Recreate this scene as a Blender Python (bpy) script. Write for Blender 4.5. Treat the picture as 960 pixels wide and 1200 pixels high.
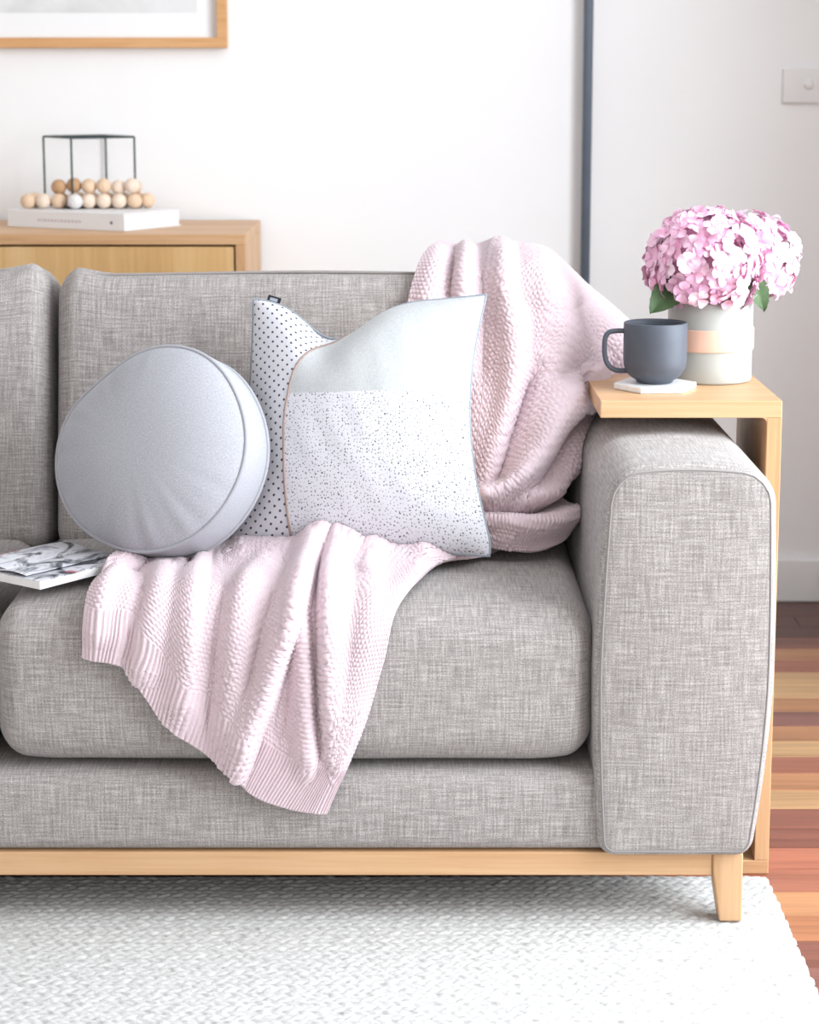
import bpy, math, random
import numpy as np
from mathutils import Vector, Matrix, Euler

random.seed(7)
RNG = np.random.default_rng(7)
S = bpy.context.scene
for o in list(bpy.data.objects):
    bpy.data.objects.remove(o)
COL = S.collection

# ------------------------------------------------------------------ camera
FPX, CX0, CY0, PITCH, CAMH = 2450.0, 480.0, 511.0, math.radians(9.7), 1.103
ct, st = math.cos(PITCH), math.sin(PITCH)
cam = bpy.data.cameras.new('camera')
camo = bpy.data.objects.new('camera', cam)
COL.objects.link(camo)
camo.location = (0, 0, CAMH)
camo.rotation_euler = (math.pi / 2 - PITCH, 0, 0)
cam.sensor_fit = 'VERTICAL'
cam.sensor_height = 24
cam.lens = FPX / 1200 * 24
cam.shift_y = -(600 - CY0) / 1200
cam.clip_start = 0.05
cam.dof.use_dof = True
cam.dof.focus_distance = 2.76
cam.dof.aperture_fstop = 4.5
S.camera = camo

# ------------------------------------------------------------------ world, light, exposure
w = bpy.data.worlds.new('sky')
S.world = w
w.use_nodes = True
w.node_tree.nodes['Background'].inputs[0].default_value = (0.86, 0.93, 1.0, 1)
w.node_tree.nodes['Background'].inputs[1].default_value = 1.0
S.view_settings.view_transform = 'Standard'
S.view_settings.look = 'None'
S.view_settings.exposure = 0.17
S.view_settings.gamma = 1.0
S.view_settings.use_curve_mapping = False


def area(name, loc, target, sx, sy, power, color):
    l = bpy.data.lights.new(name, 'AREA')
    l.shape = 'RECTANGLE'
    l.size, l.size_y, l.energy, l.color = sx, sy, power, color
    o = bpy.data.objects.new(name, l)
    COL.objects.link(o)
    o.location = loc
    o.rotation_euler = (Vector(target) - Vector(loc)).to_track_quat('-Z', 'Y').to_euler()
    return o


# daylight through the big window in the right wall and an added fill light behind the camera
area('daylight_right', (1.66, 2.0, 1.30), (0.0, 2.0, 1.1), 2.0, 2.0, 114, (0.87, 0.935, 1.0))
area('fill_front', (-0.6, -2.05, 1.7), (-0.6, 2.0, 1.5), 3.2, 1.3, 20, (1.0, 0.92, 0.84))


# ------------------------------------------------------------------ helpers
def ray(x, y):
    a, u = (x - CX0) / FPX, (y - CY0) / FPX
    return np.array([a, ct - u * st, -st - u * ct])


def P(x, y, Y=None, Z=None, X=None):
    """photo pixel -> point on the plane Y=, Z= or X="""
    d = ray(x, y)
    if Y is not None:
        k = Y / d[1]
    elif Z is not None:
        k = (Z - CAMH) / d[2]
    else:
        k = X / d[0]
    return np.array([0, 0, CAMH]) + d * k


ORG = {}


def thing(name, label, cat, loc=(0, 0, 0), group=None, kind=None):
    o = bpy.data.objects.new(name, None)
    o.empty_display_size = 0.05
    COL.objects.link(o)
    o.location = loc
    ORG[o.name] = np.array(loc, float)
    tag(o, label, cat, group, kind)
    return o


def tag(o, label, cat=None, group=None, kind=None):
    if label:
        o['label'] = label
    if cat:
        o['category'] = cat
    if group:
        o['group'] = group
    if kind:
        o['kind'] = kind
    return o


def npmesh(name, V, F, uv=None, smooth=True):
    """V (n,3); F quads (m,4) array or list of tuples; uv per vertex (n,2) or per loop"""
    me = bpy.data.meshes.new(name)
    V = np.asarray(V, float)
    if isinstance(F, np.ndarray):
        m, k = F.shape
        me.vertices.add(len(V))
        me.vertices.foreach_set('co', V.ravel())
        me.loops.add(m * k)
        me.loops.foreach_set('vertex_index', F.ravel().astype(np.int32))
        me.polygons.add(m)
        me.polygons.foreach_set('loop_start', (np.arange(m) * k).astype(np.int32))
        me.polygons.foreach_set('loop_total', np.full(m, k, np.int32))
        me.update(calc_edges=True)
        idx = F.ravel()
    else:
        me.from_pydata([tuple(v) for v in V], [], F)
        me.update()
        idx = np.array([i for f in F for i in f])
    if uv is not None:
        uv = np.asarray(uv, float)
        lay = me.uv_layers.new(name='UVMap')
        luv = uv[idx] if len(uv) == len(V) and len(uv) != len(idx) else uv
        lay.data.foreach_set('uv', luv.ravel())
    me.polygons.foreach_set('use_smooth', np.full(len(me.polygons), smooth))
    me.validate()
    return me


def mk(name, V, F, mat, parent=None, uv=None, smooth=True, loc=None):
    """one mesh object; V in world space"""
    V = np.asarray(V, float)
    org = ORG[parent.name] if parent is not None else np.zeros(3)
    own = np.array(loc, float) if loc is not None else V.mean(0)
    me = npmesh(name, V - own, F, uv, smooth)
    if mat:
        me.materials.append(mat)
    o = bpy.data.objects.new(name, me)
    COL.objects.link(o)
    if parent is not None:
        o.parent = parent
    o.location = own - org
    ORG[o.name] = own
    return o


def join(*parts):
    """parts: (V, F list[, loopuv])"""
    Vs, Fs, U, n = [], [], [], 0
    for p in parts:
        V, F = p[0], p[1]
        Vs.append(np.asarray(V, float))
        Fs += [tuple(int(i) + n for i in f) for f in F]
        if len(p) > 2:
            U.append(p[2])
        n += len(V)
    if U:
        return np.vstack(Vs), Fs, np.vstack(U)
    return np.vstack(Vs), Fs


def axis_samples(h, r, nc, nm):
    if r <= 0 or nc == 0:
        return np.linspace(-h, h, nm + 1)
    a = np.tan(np.linspace(0, math.pi / 4, nc + 1))
    hi = (h - r) + r * a
    mid = np.linspace(-(h - r), h - r, nm + 1)
    return np.concatenate([-hi[::-1][:-1], mid, hi[1:]])


def rbox(lo, hi, r, nc=4, nm=6, deform=None, M=None):
    """rounded box as (V, F, loop uv in metres); r scalar or 3-vector"""
    lo, hi = np.array(lo, float), np.array(hi, float)
    h = (hi - lo) / 2
    c = (hi + lo) / 2
    r = np.minimum(np.ones(3) * r, h * 0.999)
    if not hasattr(nm, '__len__'):
        nm = (nm, nm, nm)
    ax = [axis_samples(h[i], r[i], nc, nm[i]) for i in range(3)]
    verts, index, faces, luv = [], {}, [], []

    def vid(p):
        key = (round(p[0], 6), round(p[1], 6), round(p[2], 6))
        if key not in index:
            index[key] = len(verts)
            verts.append(p)
        return index[key]
    for a in range(3):
        b, d = (a + 1) % 3, (a + 2) % 3
        for s in (-1, 1):
            ids = [[None] * len(ax[d]) for _ in ax[b]]
            for i, vb in enumerate(ax[b]):
                for j, vd in enumerate(ax[d]):
                    p = np.zeros(3)
                    p[a], p[b], p[d] = s * h[a], vb, vd
                    ids[i][j] = vid(p)
            for i in range(len(ax[b]) - 1):
                for j in range(len(ax[d]) - 1):
                    q = [(i, j), (i + 1, j), (i + 1, j + 1), (i, j + 1)]
                    if s < 0:
                        q = q[::-1]
                    faces.append(tuple(ids[x][y] for x, y in q))
                    for x, y in q:
                        ub, ud = ax[b][x], ax[d][y]
                        # keep warp vertical / weft horizontal
                        if a == 0:
                            luv.append((ub + .37 * s, ud))
                        elif a == 1:
                            luv.append((ud, ub + .21 * s))
                        else:
                            luv.append((ub, ud + .53 * s))
    p = np.array(verts)
    q = np.clip(p, -(h - r), h - r)
    v = (p - q) / r
    n = np.linalg.norm(v, axis=1, keepdims=True)
    n[n == 0] = 1
    p2 = q + v / n * r
    if deform is not None:
        p2 = deform(p2, p2 / h)
    p2 = p2 + c
    if M is not None:
        p2 = xf(M, p2)
    return p2, faces, np.array(luv)


def xf(M, V):
    M = np.array(M)
    return V @ M[:3, :3].T + M[:3, 3]


def box(lo, hi, ch=0.0):
    """plain box with small chamfer (bevelled edges)"""
    if ch <= 0:
        x0, y0, z0 = lo
        x1, y1, z1 = hi
        V = np.array([(x0, y0, z0), (x1, y0, z0), (x1, y1, z0), (x0, y1, z0),
                      (x0, y0, z1), (x1, y0, z1), (x1, y1, z1), (x0, y1, z1)])
        F = [(0, 3, 2, 1), (4, 5, 6, 7), (0, 1, 5, 4), (1, 2, 6, 5), (2, 3, 7, 6), (3, 0, 4, 7)]
        U = []
        for f, (i, j) in zip(F, ((0, 1), (0, 1), (0, 2), (1, 2), (0, 2), (1, 2))):
            U += [(V[k][i], V[k][j]) for k in f]
        return V, F, np.array(U)
    return rbox(lo, hi, ch, nc=1, nm=1)


def grid_faces(H, W, wrapu=False, wrapv=False):
    i = np.arange(H if wrapv else H - 1)
    j = np.arange(W if wrapu else W - 1)
    I, J = np.meshgrid(i, j, indexing='ij')
    a = I * W + J
    b = I * W + (J + 1) % W
    c = ((I + 1) % H) * W + (J + 1) % W
    d = ((I + 1) % H) * W + J
    return np.stack([a, b, c, d], -1).reshape(-1, 4)


def tube(pts, r, n=8, closed=False, caps=True, flat=1.0):
    """tube along polyline; r scalar or list; returns V,F list"""
    pts = np.asarray(pts, float)
    m = len(pts)
    rr = np.ones(m) * r
    T = np.zeros_like(pts)
    for i in range(m):
        if closed:
            T[i] = pts[(i + 1) % m] - pts[i - 1]
        else:
            T[i] = pts[min(i + 1, m - 1)] - pts[max(i - 1, 0)]
        T[i] /= np.linalg.norm(T[i]) + 1e-12
    up = np.array([0, 0, 1.0])
    if abs(T[0] @ up) > 0.9:
        up = np.array([1.0, 0, 0])
    V = []
    nrm = up - T[0] * (up @ T[0])
    nrm /= np.linalg.norm(nrm)
    for i in range(m):
        nrm = nrm - T[i] * (nrm @ T[i])
        nrm /= np.linalg.norm(nrm) + 1e-12
        bn = np.cross(T[i], nrm)
        for k in range(n):
            a = 2 * math.pi * k / n
            V.append(pts[i] + rr[i] * (math.cos(a) * nrm * flat + math.sin(a) * bn))
    F = [tuple(f) for f in grid_faces(m, n, wrapu=True, wrapv=closed)]
    F = [f[::-1] for f in F]
    if caps and not closed:
        F.append(tuple(range(n)))
        F.append(tuple(range((m - 1) * n, m * n))[::-1])
    return np.array(V), F


def lathe(prof, n=48, center=(0, 0, 0), M=None):
    """profile [(r,z)], closed at axis where r==0"""
    V, F = [], []
    rows = []
    for r, z in prof:
        if r < 1e-6:
            rows.append([len(V)])
            V.append((0, 0, z))
        else:
            rows.append(list(range(len(V), len(V) + n)))
            V += [(r * math.cos(2 * math.pi * k / n), r * math.sin(2 * math.pi * k / n), z) for k in range(n)]
    for a, b in zip(rows[:-1], rows[1:]):
        for k in range(n):
            k2 = (k + 1) % n
            if len(a) == 1 and len(b) == 1:
                continue
            if len(a) == 1:
                F.append((a[0], b[k2], b[k]))
            elif len(b) == 1:
                F.append((a[k], a[k2], b[0]))
            else:
                F.append((a[k], a[k2], b[k2], b[k]))
    V = np.array(V, float)
    if M is not None:
        V = xf(M, V)
    return V + np.array(center), F


def crom(C, t):
    """Catmull-Rom along axis 0, t in [0, n-1]"""
    n = len(C)
    i = np.clip(np.floor(t).astype(int), 0, n - 2)
    f = (t - i).reshape((-1,) + (1,) * (C.ndim - 1))
    def g(k):
        k = np.asarray(k)
        lo = 2 * C[0] - C[1]
        hi = 2 * C[-1] - C[-2]
        out = C[np.clip(k, 0, n - 1)].copy()
        out[k < 0] = lo
        out[k > n - 1] = hi
        return out
    p0, p1, p2, p3 = g(i - 1), g(i), g(i + 1), g(i + 2)
    return 0.5 * (2 * p1 + (p2 - p0) * f + (2 * p0 - 5 * p1 + 4 * p2 - p3) * f ** 2 + (3 * p1 - p0 - 3 * p2 + p3) * f ** 3)


def spline(pts, n):
    pts = np.asarray(pts, float)
    return crom(pts, np.linspace(0, len(pts) - 1, n))


class Wav:
    """cheap smooth noise from random sine waves"""
    def __init__(s, seed, freq, k=7):
        r = np.random.default_rng(seed)
        d = r.normal(size=(k, 3))
        d /= np.linalg.norm(d, axis=1, keepdims=True)
        s.d = d * freq * r.uniform(.6, 1.5, (k, 1)) * 2 * math.pi
        s.p = r.uniform(0, 6.28, k)

    def __call__(s, V):
        return np.sin(V @ s.d.T + s.p).mean(1)


# ------------------------------------------------------------------ materials
def newmat(name, rough=0.7, color=(.8, .8, .8), spec=0.3, sheen=0.0, metal=0.0):
    m = bpy.data.materials.new(name)
    m.use_nodes = True
    b = m.node_tree.nodes['Principled BSDF']
    b.inputs['Base Color'].default_value = (*color, 1)
    b.inputs['Roughness'].default_value = rough
    b.inputs['Specular IOR Level'].default_value = spec
    b.inputs['Metallic'].default_value = metal
    if sheen:
        b.inputs['Sheen Weight'].default_value = sheen
        b.inputs['Sheen Roughness'].default_value = 0.4
    return m, m.node_tree, b


def srgb(r, g, b):
    f = lambda c: (c / 255 / 12.92) if c / 255 <= .04045 else ((c / 255 + .055) / 1.055) ** 2.4
    return (f(r), f(g), f(b))


class NT:
    def __init__(s, nt):
        s.nt = nt

    def n(s, typ, **kw):
        nd = s.nt.nodes.new(typ)
        for k, v in kw.items():
            setattr(nd, k, v)
        return nd

    def l(s, a, b):
        s.nt.links.new(a, b)

    def coord(s, kind='Object', scale=(1, 1, 1), rot=(0, 0, 0), loc=(0, 0, 0), vec=None):
        if vec is None:
            vec = s.n('ShaderNodeTexCoord').outputs[kind]
        mp = s.n('ShaderNodeMapping')
        mp.inputs['Scale'].default_value = scale
        mp.inputs['Rotation'].default_value = rot
        mp.inputs['Location'].default_value = loc
        s.l(vec, mp.inputs['Vector'])
        return mp.outputs[0]

    def noise(s, vec, scale=1, detail=2, rough=.5, dist=0):
        t = s.n('ShaderNodeTexNoise')
        t.inputs['Scale'].default_value = scale
        t.inputs['Detail'].default_value = detail
        t.inputs['Roughness'].default_value = rough
        t.inputs['Distortion'].default_value = dist
        s.l(vec, t.inputs['Vector'])
        return t.outputs['Fac']

    def ramp(s, fac, stops, interp='LINEAR'):
        r = s.n('ShaderNodeValToRGB')
        r.color_ramp.interpolation = interp
        e = r.color_ramp.elements
        while len(e) < len(stops):
            e.new(0.5)
        for el, (p, c) in zip(e, stops):
            el.position = p
            el.color = (*c, 1) if len(c) == 3 else c
        s.l(fac, r.inputs[0])
        return r.outputs[0]

    def math(s, op, a, b=None):
        m = s.n('ShaderNodeMath', operation=op)
        for i, v in enumerate((a, b)):
            if v is None:
                continue
            if isinstance(v, (int, float)):
                m.inputs[i].default_value = v
            else:
                s.l(v, m.inputs[i])
        return m.outputs[0]

    def mix(s, fac, a, b, mode='MIX'):
        m = s.n('ShaderNodeMix', data_type='RGBA', blend_type=mode)
        for sock, v in ((m.inputs[0], fac), (m.inputs[6], a), (m.inputs[7], b)):
            if isinstance(v, (int, float)):
                sock.default_value = v
            elif isinstance(v, tuple):
                sock.default_value = (*v, 1)
            else:
                s.l(v, sock)
        return m.outputs[2]

    def bump(s, h, bsdf, strength=.3, dist=.002):
        b = s.n('ShaderNodeBump')
        b.inputs['Strength'].default_value = strength
        b.inputs['Distance'].default_value = dist
        s.l(h, b.inputs['Height'])
        s.l(b.outputs[0], bsdf.inputs['Normal'])


def linen(name, dark, mid, light, cs=1.0, pitch=420, sheen=0.15, slub=22):
    m, nt, b = newmat(name, 0.95, mid, 0.1, sheen)
    t = NT(nt)
    uv = t.n('ShaderNodeTexCoord').outputs['UV']
    warp = t.noise(t.coord(vec=uv, scale=(pitch, slub, 1)), 1, 2, .5)
    weft = t.noise(t.coord(vec=uv, scale=(slub, pitch, 1), loc=(7.3, 2.1, 4)), 1, 2, .5)
    fine = t.noise(t.coord(vec=uv, scale=(pitch * 1.3, pitch * 1.3, 1), loc=(1, 5, 9)), 1, 2, .6)
    s = t.math('ADD', t.math('MULTIPLY', t.math('ADD', warp, weft), .3), t.math('MULTIPLY', fine, .4))
    col = t.ramp(s, [(.5 - .13 / cs, dark), (.5, mid), (.5 + .12 / cs, light)])
    t.l(col, b.inputs['Base Color'])
    t.bump(s, b, .35, .0015)
    return m


def wood(name, c0, c1, c2, axis=0, rough=.45, scale=1.0, objcol=False):
    m, nt, b = newmat(name, rough, c1, .35)
    t = NT(nt)
    sc = [26 * scale] * 3
    sc[axis] = 1.6 * scale
    info = t.n('ShaderNodeObjectInfo')
    co = t.n('ShaderNodeTexCoord').outputs['Object']
    off = t.n('ShaderNodeVectorMath', operation='ADD')
    t.l(co, off.inputs[0])
    rv = t.n('ShaderNodeCombineXYZ')
    rnd = t.math('MULTIPLY', info.outputs['Random'], 37.0)
    for i in range(3):
        t.l(rnd, rv.inputs[i])
    t.l(rv.outputs[0], off.inputs[1])
    v = t.coord(vec=off.outputs[0], scale=tuple(sc))
    a = t.noise(v, 1, 5, .6, .6)
    sc2 = [220 * scale] * 3
    sc2[axis] = 5 * scale
    g = t.noise(t.coord(vec=off.outputs[0], scale=tuple(sc2)), 1, 3, .6)
    f = t.math('ADD', t.math('MULTIPLY', a, .7), t.math('MULTIPLY', g, .3))
    if objcol:
        col = t.ramp(f, [(.3, (.55, .5, .48)), (.5, (.95, .95, .95)), (.7, (1.25, 1.25, 1.2))])
        col = t.mix(1.0, info.outputs['Color'], col, 'MULTIPLY')
    else:
        col = t.ramp(f, [(.3, c0), (.5, c1), (.7, c2)])
    t.l(col, b.inputs['Base Color'])
    t.bump(f, b, .08, .001)
    return m


def plain(name, color, rough=.6, spec=.3, nscale=0, namp=.04, bump=0, metal=0, sheen=0):
    m, nt, b = newmat(name, rough, color, spec, sheen, metal)
    t = NT(nt)
    if nscale:
        f = t.noise(t.coord('Object'), nscale, 4, .55)
        lo = tuple(max(0, c * (1 - namp)) for c in color)
        hi = tuple(min(1, c * (1 + namp)) for c in color)
        t.l(t.ramp(f, [(.3, lo), (.7, hi)]), b.inputs['Base Color'])
        if bump:
            t.bump(f, b, bump, .002)
    return m


M = {}
M['wall'] = plain('wall_paint', (.885, .88, .875), .85, .15, 3, .015)
M['ceiling'] = plain('ceiling_paint', (.88, .88, .88), .9, .1, 3, .01)
M['skirting'] = plain('skirting_paint', (.82, .81, .80), .5, .3, 5, .01)
M['winframe'] = plain('window_frame', (.8, .8, .8), .4, .4, 5, .01)
M['sofa'] = linen('sofa_linen', srgb(120, 115, 112), srgb(160, 154, 151), srgb(201, 196, 193), .8, 400, slub=24)
M['sofa_pipe'] = linen('sofa_piping', srgb(120, 116, 114), srgb(160, 157, 155), srgb(200, 198, 196), 1.0, 900)
M['oak'] = wood('oak_light', srgb(186, 140, 98), srgb(206, 164, 122), srgb(218, 182, 142), 0)
M['oak_v'] = wood('oak_light_upright', srgb(186, 140, 98), srgb(206, 164, 122), srgb(218, 182, 142), 2)
M['oak_d'] = wood('oak_door_veneer', srgb(196, 152, 98), srgb(214, 174, 120), srgb(226, 190, 140), 2, scale=.6)
M['frame_oak'] = wood('frame_oak', srgb(186, 132, 84), srgb(208, 158, 108), srgb(222, 178, 130), 0)
M['jarrah'] = wood('hardwood_board', (0, 0, 0), (.5, .3, .2), (1, 1, 1), 0, .32, .8, True)
M['dark_metal'] = plain('dark_metal', srgb(94, 104, 116), .45, .4, 20, .05)
M['black_wire'] = plain('black_wire', srgb(52, 66, 66), .5, .4, 20, .05)
M['subfloor'] = plain('subfloor', (.05, .03, .02), .9, .1, 10, .1)

# ------------------------------------------------------------------ the room
YW = 4.36          # back wall
XR, XL, YF, ZC = 1.45, -3.2, -2.0, 2.6


def structure(name, V, F, mat, label, cat, uv=None, smooth=False):
    o = mk(name, V, F, mat, None, uv, smooth)
    return tag(o, label, cat, kind='structure')


structure('wall_back', *box((XL - .15, YW, -.05), (XR + .15, YW + .15, ZC))[:2], M['wall'],
          'plain white painted wall behind the sofa and sideboard', 'wall')
structure('wall_left', *box((XL - .15, YF - .15, -.05), (XL, YW, ZC))[:2], M['wall'],
          'plain white painted side wall far from the sofa arm', 'wall')
structure('ceiling', *box((XL - .15, YF - .15, ZC), (XR + .15, YW + .15, ZC + .12))[:2], M['ceiling'],
          'flat white ceiling of the room', 'ceiling')
# right wall with an opening, and the front wall with one added for fill
WY0, WY1, WZ0, WZ1 = 0.95, 3.05, 0.25, 2.38
V, F = join(box((XR, YF - .15, -.05), (XR + .15, WY0, ZC))[:2], box((XR, WY1, -.05), (XR + .15, YW, ZC))[:2],
            box((XR, WY0, WZ1), (XR + .15, WY1, ZC))[:2], box((XR, WY0, -.05), (XR + .15, WY1, WZ0))[:2])
structure('wall_right', V, F, M['wall'], 'white wall with a wide window beside the sofa arm', 'wall')
FX0, FX1, FZ0, FZ1 = -2.3, 1.1, 1.0, 2.4
V, F = join(box((XL, YF - .15, -.05), (FX0, YF, ZC))[:2], box((FX1, YF - .15, -.05), (XR, YF, ZC))[:2],
            box((FX0, YF - .15, FZ1), (FX1, YF, ZC))[:2], box((FX0, YF - .15, -.05), (FX1, YF, FZ0))[:2])
structure('wall_front', V, F, M['wall'], 'white wall with an added fill light opening facing the sofa front', 'wall')


structure('wall_shade_nib', *box((1.15, 3.25, -.05), (XR, 3.4, ZC))[:2], M['wall'],  # unseen nib, added to shade the right end of the back wall
          'unseen short white nib wall added to shade the back wall', 'wall')


def bars(segs, t):
    return join(*[box(a, b)[:2] for a, b in segs])


win = thing('window_1', 'white framed window in the wall beside the sofa arm', 'window', (XR + .08, (WY0 + WY1) / 2, WZ0), kind='structure')
for a, b in (((XR + .05, WY0, WZ0), (XR + .1, WY0 + .05, WZ1)), ((XR + .05, WY1 - .05, WZ0), (XR + .1, WY1, WZ1)),
             ((XR + .05, WY0 + .05, WZ0), (XR + .1, WY1 - .05, WZ0 + .05)), ((XR + .05, WY0 + .05, WZ1 - .05), (XR + .1, WY1 - .05, WZ1)),
             ((XR + .05, 1.98, WZ0 + .05), (XR + .1, 2.02, WZ1 - .05))):
    mk('window_frame', *box(a, b, .004)[:2], M['winframe'], win)
win = thing('fill_window', 'unseen white framed window added for fill light facing the sofa front', 'window', ((FX0 + FX1) / 2, YF - .08, FZ0), kind='structure')  # out of view, added to give the sofa front some fill
for a, b in (((FX0, YF - .1, FZ0), (FX0 + .05, YF - .05, FZ1)), ((FX1 - .05, YF - .1, FZ0), (FX1, YF - .05, FZ1)),
             ((FX0 + .05, YF - .1, FZ0), (FX1 - .05, YF - .05, FZ0 + .05)), ((FX0 + .05, YF - .1, FZ1 - .05), (FX1 - .05, YF - .05, FZ1)),
             ((-.62, YF - .1, FZ0 + .05), (-.57, YF - .05, FZ1 - .05))):
    mk('window_frame', *box(a, b, .004)[:2], M['winframe'], win)

bb = mk('baseboard_back', *rbox((XL, YW - .016, 0.0), (XR, YW, .093), .004, 2, 1)[:2], M['skirting'])
tag(bb, 'low white skirting board along the back wall', 'skirting', kind='structure')
bb = mk('baseboard_right', *rbox((XR - .016, 3.4, 0), (XR, YW - .016, .093), .004, 2, 1)[:2], M['skirting'])
tag(bb, 'low white skirting board beside the added shading nib', 'skirting', kind='structure')

# floor: sub floor and single planks
fl = structure('floor', *box((XL - .15, YF - .15, -.06), (XR + .15, YW + .15, -.014))[:2], M['subfloor'],
               'red and honey hardwood floor of narrow boards', 'floor')
PW = .083
tones = {  # board colours read off the photo, by row; the last paints in shade near the wall
    'tan': srgb(214, 170, 122), 'ora': srgb(200, 142, 100), 'org': srgb(192, 128, 90), 'red': srgb(178, 112, 88),
    'drk': srgb(146, 92, 76), 'wine': srgb(146, 98, 88), 'wallshade': srgb(104, 62, 52)}
rowtone = {}
for y, k in ((2.46, 'wine'), (2.54, 'drk'), (2.62, 'org'), (2.70, 'ora'), (2.785, 'red'), (2.87, 'red'), (2.95, 'drk'),
             (3.03, 'drk'), (3.115, 'tan'), (3.20, 'ora'), (3.28, 'red'), (3.365, 'tan'), (3.45, 'ora'), (3.53, 'wine'),
             (3.61, 'ora'), (3.70, 'tan'), (3.78, 'tan'), (3.86, 'red'), (3.945, 'ora'), (4.03, 'drk'), (4.11, 'wallshade'), (4.19, 'wallshade'),
             (4.28, 'wallshade'), (4.36, 'wallshade')):
    rowtone[int((y - YF) / PW)] = tones[k]
pm = {}
for L in (1.2, 1.6, 2.0, 2.4):
    me = npmesh('plank', *box((-L / 2 + .0005, -PW / 2 + .0005, -.014), (L / 2 - .0005, PW / 2 - .0005, 0), .0012)[:2], smooth=False)
    me.materials.append(M['jarrah'])
    pm[L] = me
org = ORG['floor']
rr = random.Random(3)
row = 0
y = YF + PW / 2
while y < YW:
    x = XL - rr.uniform(0, 1.0)
    while x < XR:
        L = rr.choice(list(pm))
        if x + L > XL:
            o = bpy.data.objects.new('plank', pm[L])
            COL.objects.link(o)
            o.parent = fl
            o.location = np.array((x + L / 2, y, 0)) - org
            vis = .2 < XR and x < .75 and x + L > .5
            c = rowtone.get(row) if (row in rowtone and x < .95 and x + L > .5) else tones[rr.choice(list(tones)[:6])]
            k = rr.uniform(.74, .86)
            o.color = (c[0] * k, c[1] * k, c[2] * k, 1)
        x += L
    y += PW
    row += 1

# ------------------------------------------------------------------ rug
def rug():
    x1, y1, x0, y0, th = .497, 2.767, -2.3, .3, .011
    xs = np.concatenate([np.linspace(x0, -.8, 30), np.arange(-.798, x1 - .0005, .0021), [x1]])
    ys = np.concatenate([np.linspace(y0, 2.05, 30), np.arange(2.052, y1 - .0005, .0021), [y1]])
    X, Y = np.meshgrid(xs, ys)
    # plaited rows: slanted loops lying side by side in rows that run across the sofa
    pr, pc = .0125, .0165
    wob = .0016 * np.sin(X * 41 + Y * 13) + .0012 * np.sin(X * 97 - Y * 31)
    rowf = (Y + wob) / pr
    ri = np.floor(rowf)
    rf = rowf - ri - .5
    sgn = np.where(ri % 2 == 0, 1, -1)
    rnd = lambda i, j, k: np.modf(np.abs(np.sin(i * 12.9898 + j * 78.233 + k * 37.7) * 43758.5453))[0]
    cf = X / pc + .5 * (ri % 2) + rf * .55 * sgn + .25 * rnd(ri, 0, 1)
    ci = np.floor(cf)
    cc = cf - ci - .5
    amp = .7 + .6 * rnd(ri, ci, 2)
    h = np.sqrt(np.clip(1 - (rf * 1.9) ** 2, 0, 1)) * np.sqrt(np.clip(1 - (cc * 1.95) ** 2, 0, 1)) * amp
    fine = .15 * np.sin(cf * 2 * np.pi * 4 + rf * 9)
    dense = ((X > -.8) & (Y > 2.05)).astype(float)
    Zt = th - .0035 + dense * (.0030 * h * (1 + .25 * fine)) + (1 - dense) * .002
    # rounded border
    e = np.minimum(np.minimum(X - x0, x1 - X), np.minimum(Y - y0, y1 - Y))
    Zt = Zt * np.sqrt(np.clip(1 - (1 - np.clip(e / .006, 0, 1)) ** 2, 0, 1)) + .0006
    # slightly fuzzy uneven border on the right
    X2 = X + np.where(X > x1 - .004, .0025 * np.sin(Y * 210) + .0015 * np.sin(Y * 520 + 1), 0)
    V = np.stack([X2, Y, Zt], -1).reshape(-1, 3)
    uv = np.stack([X, Y], -1).reshape(-1, 2)
    m, nt, b = newmat('rug_wool', .95, (.8, .8, .79), .1, .3)
    t = NT(nt)
    uvn = t.n('ShaderNodeTexCoord').outputs['UV']
    n1 = t.noise(t.coord(vec=uvn, scale=(90, 160, 1)), 1, 3, .6)
    n2 = t.noise(t.coord(vec=uvn, scale=(700, 700, 1)), 1, 2, .6)
    f = t.math('ADD', t.math('MULTIPLY', n1, .6), t.math('MULTIPLY', n2, .4))
    t.l(t.ramp(f, [(.36, srgb(160, 158, 156)), (.5, srgb(197, 196, 193)), (.65, srgb(212, 211, 208))]), b.inputs['Base Color'])
    t.bump(n2, b, .4, .0012)
    o = mk('rug', V, grid_faces(len(ys), len(xs)), m, None, uv)
    tag(o, 'chunky plaited off white wool rug under the sofa leg', 'rug')


rug()

# ------------------------------------------------------------------ sofa
SY = 2.58                      # front of the arms
sofa = thing('sofa', 'grey woven linen sofa with loose cushions and oak plinth', 'sofa', (-.5, 3.0, 0))
AX0, AX1 = .242, .462          # right arm
ZB, ZA = .107, .617            # underside of the upholstery, top of the arm
SBACK = 3.44


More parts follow.
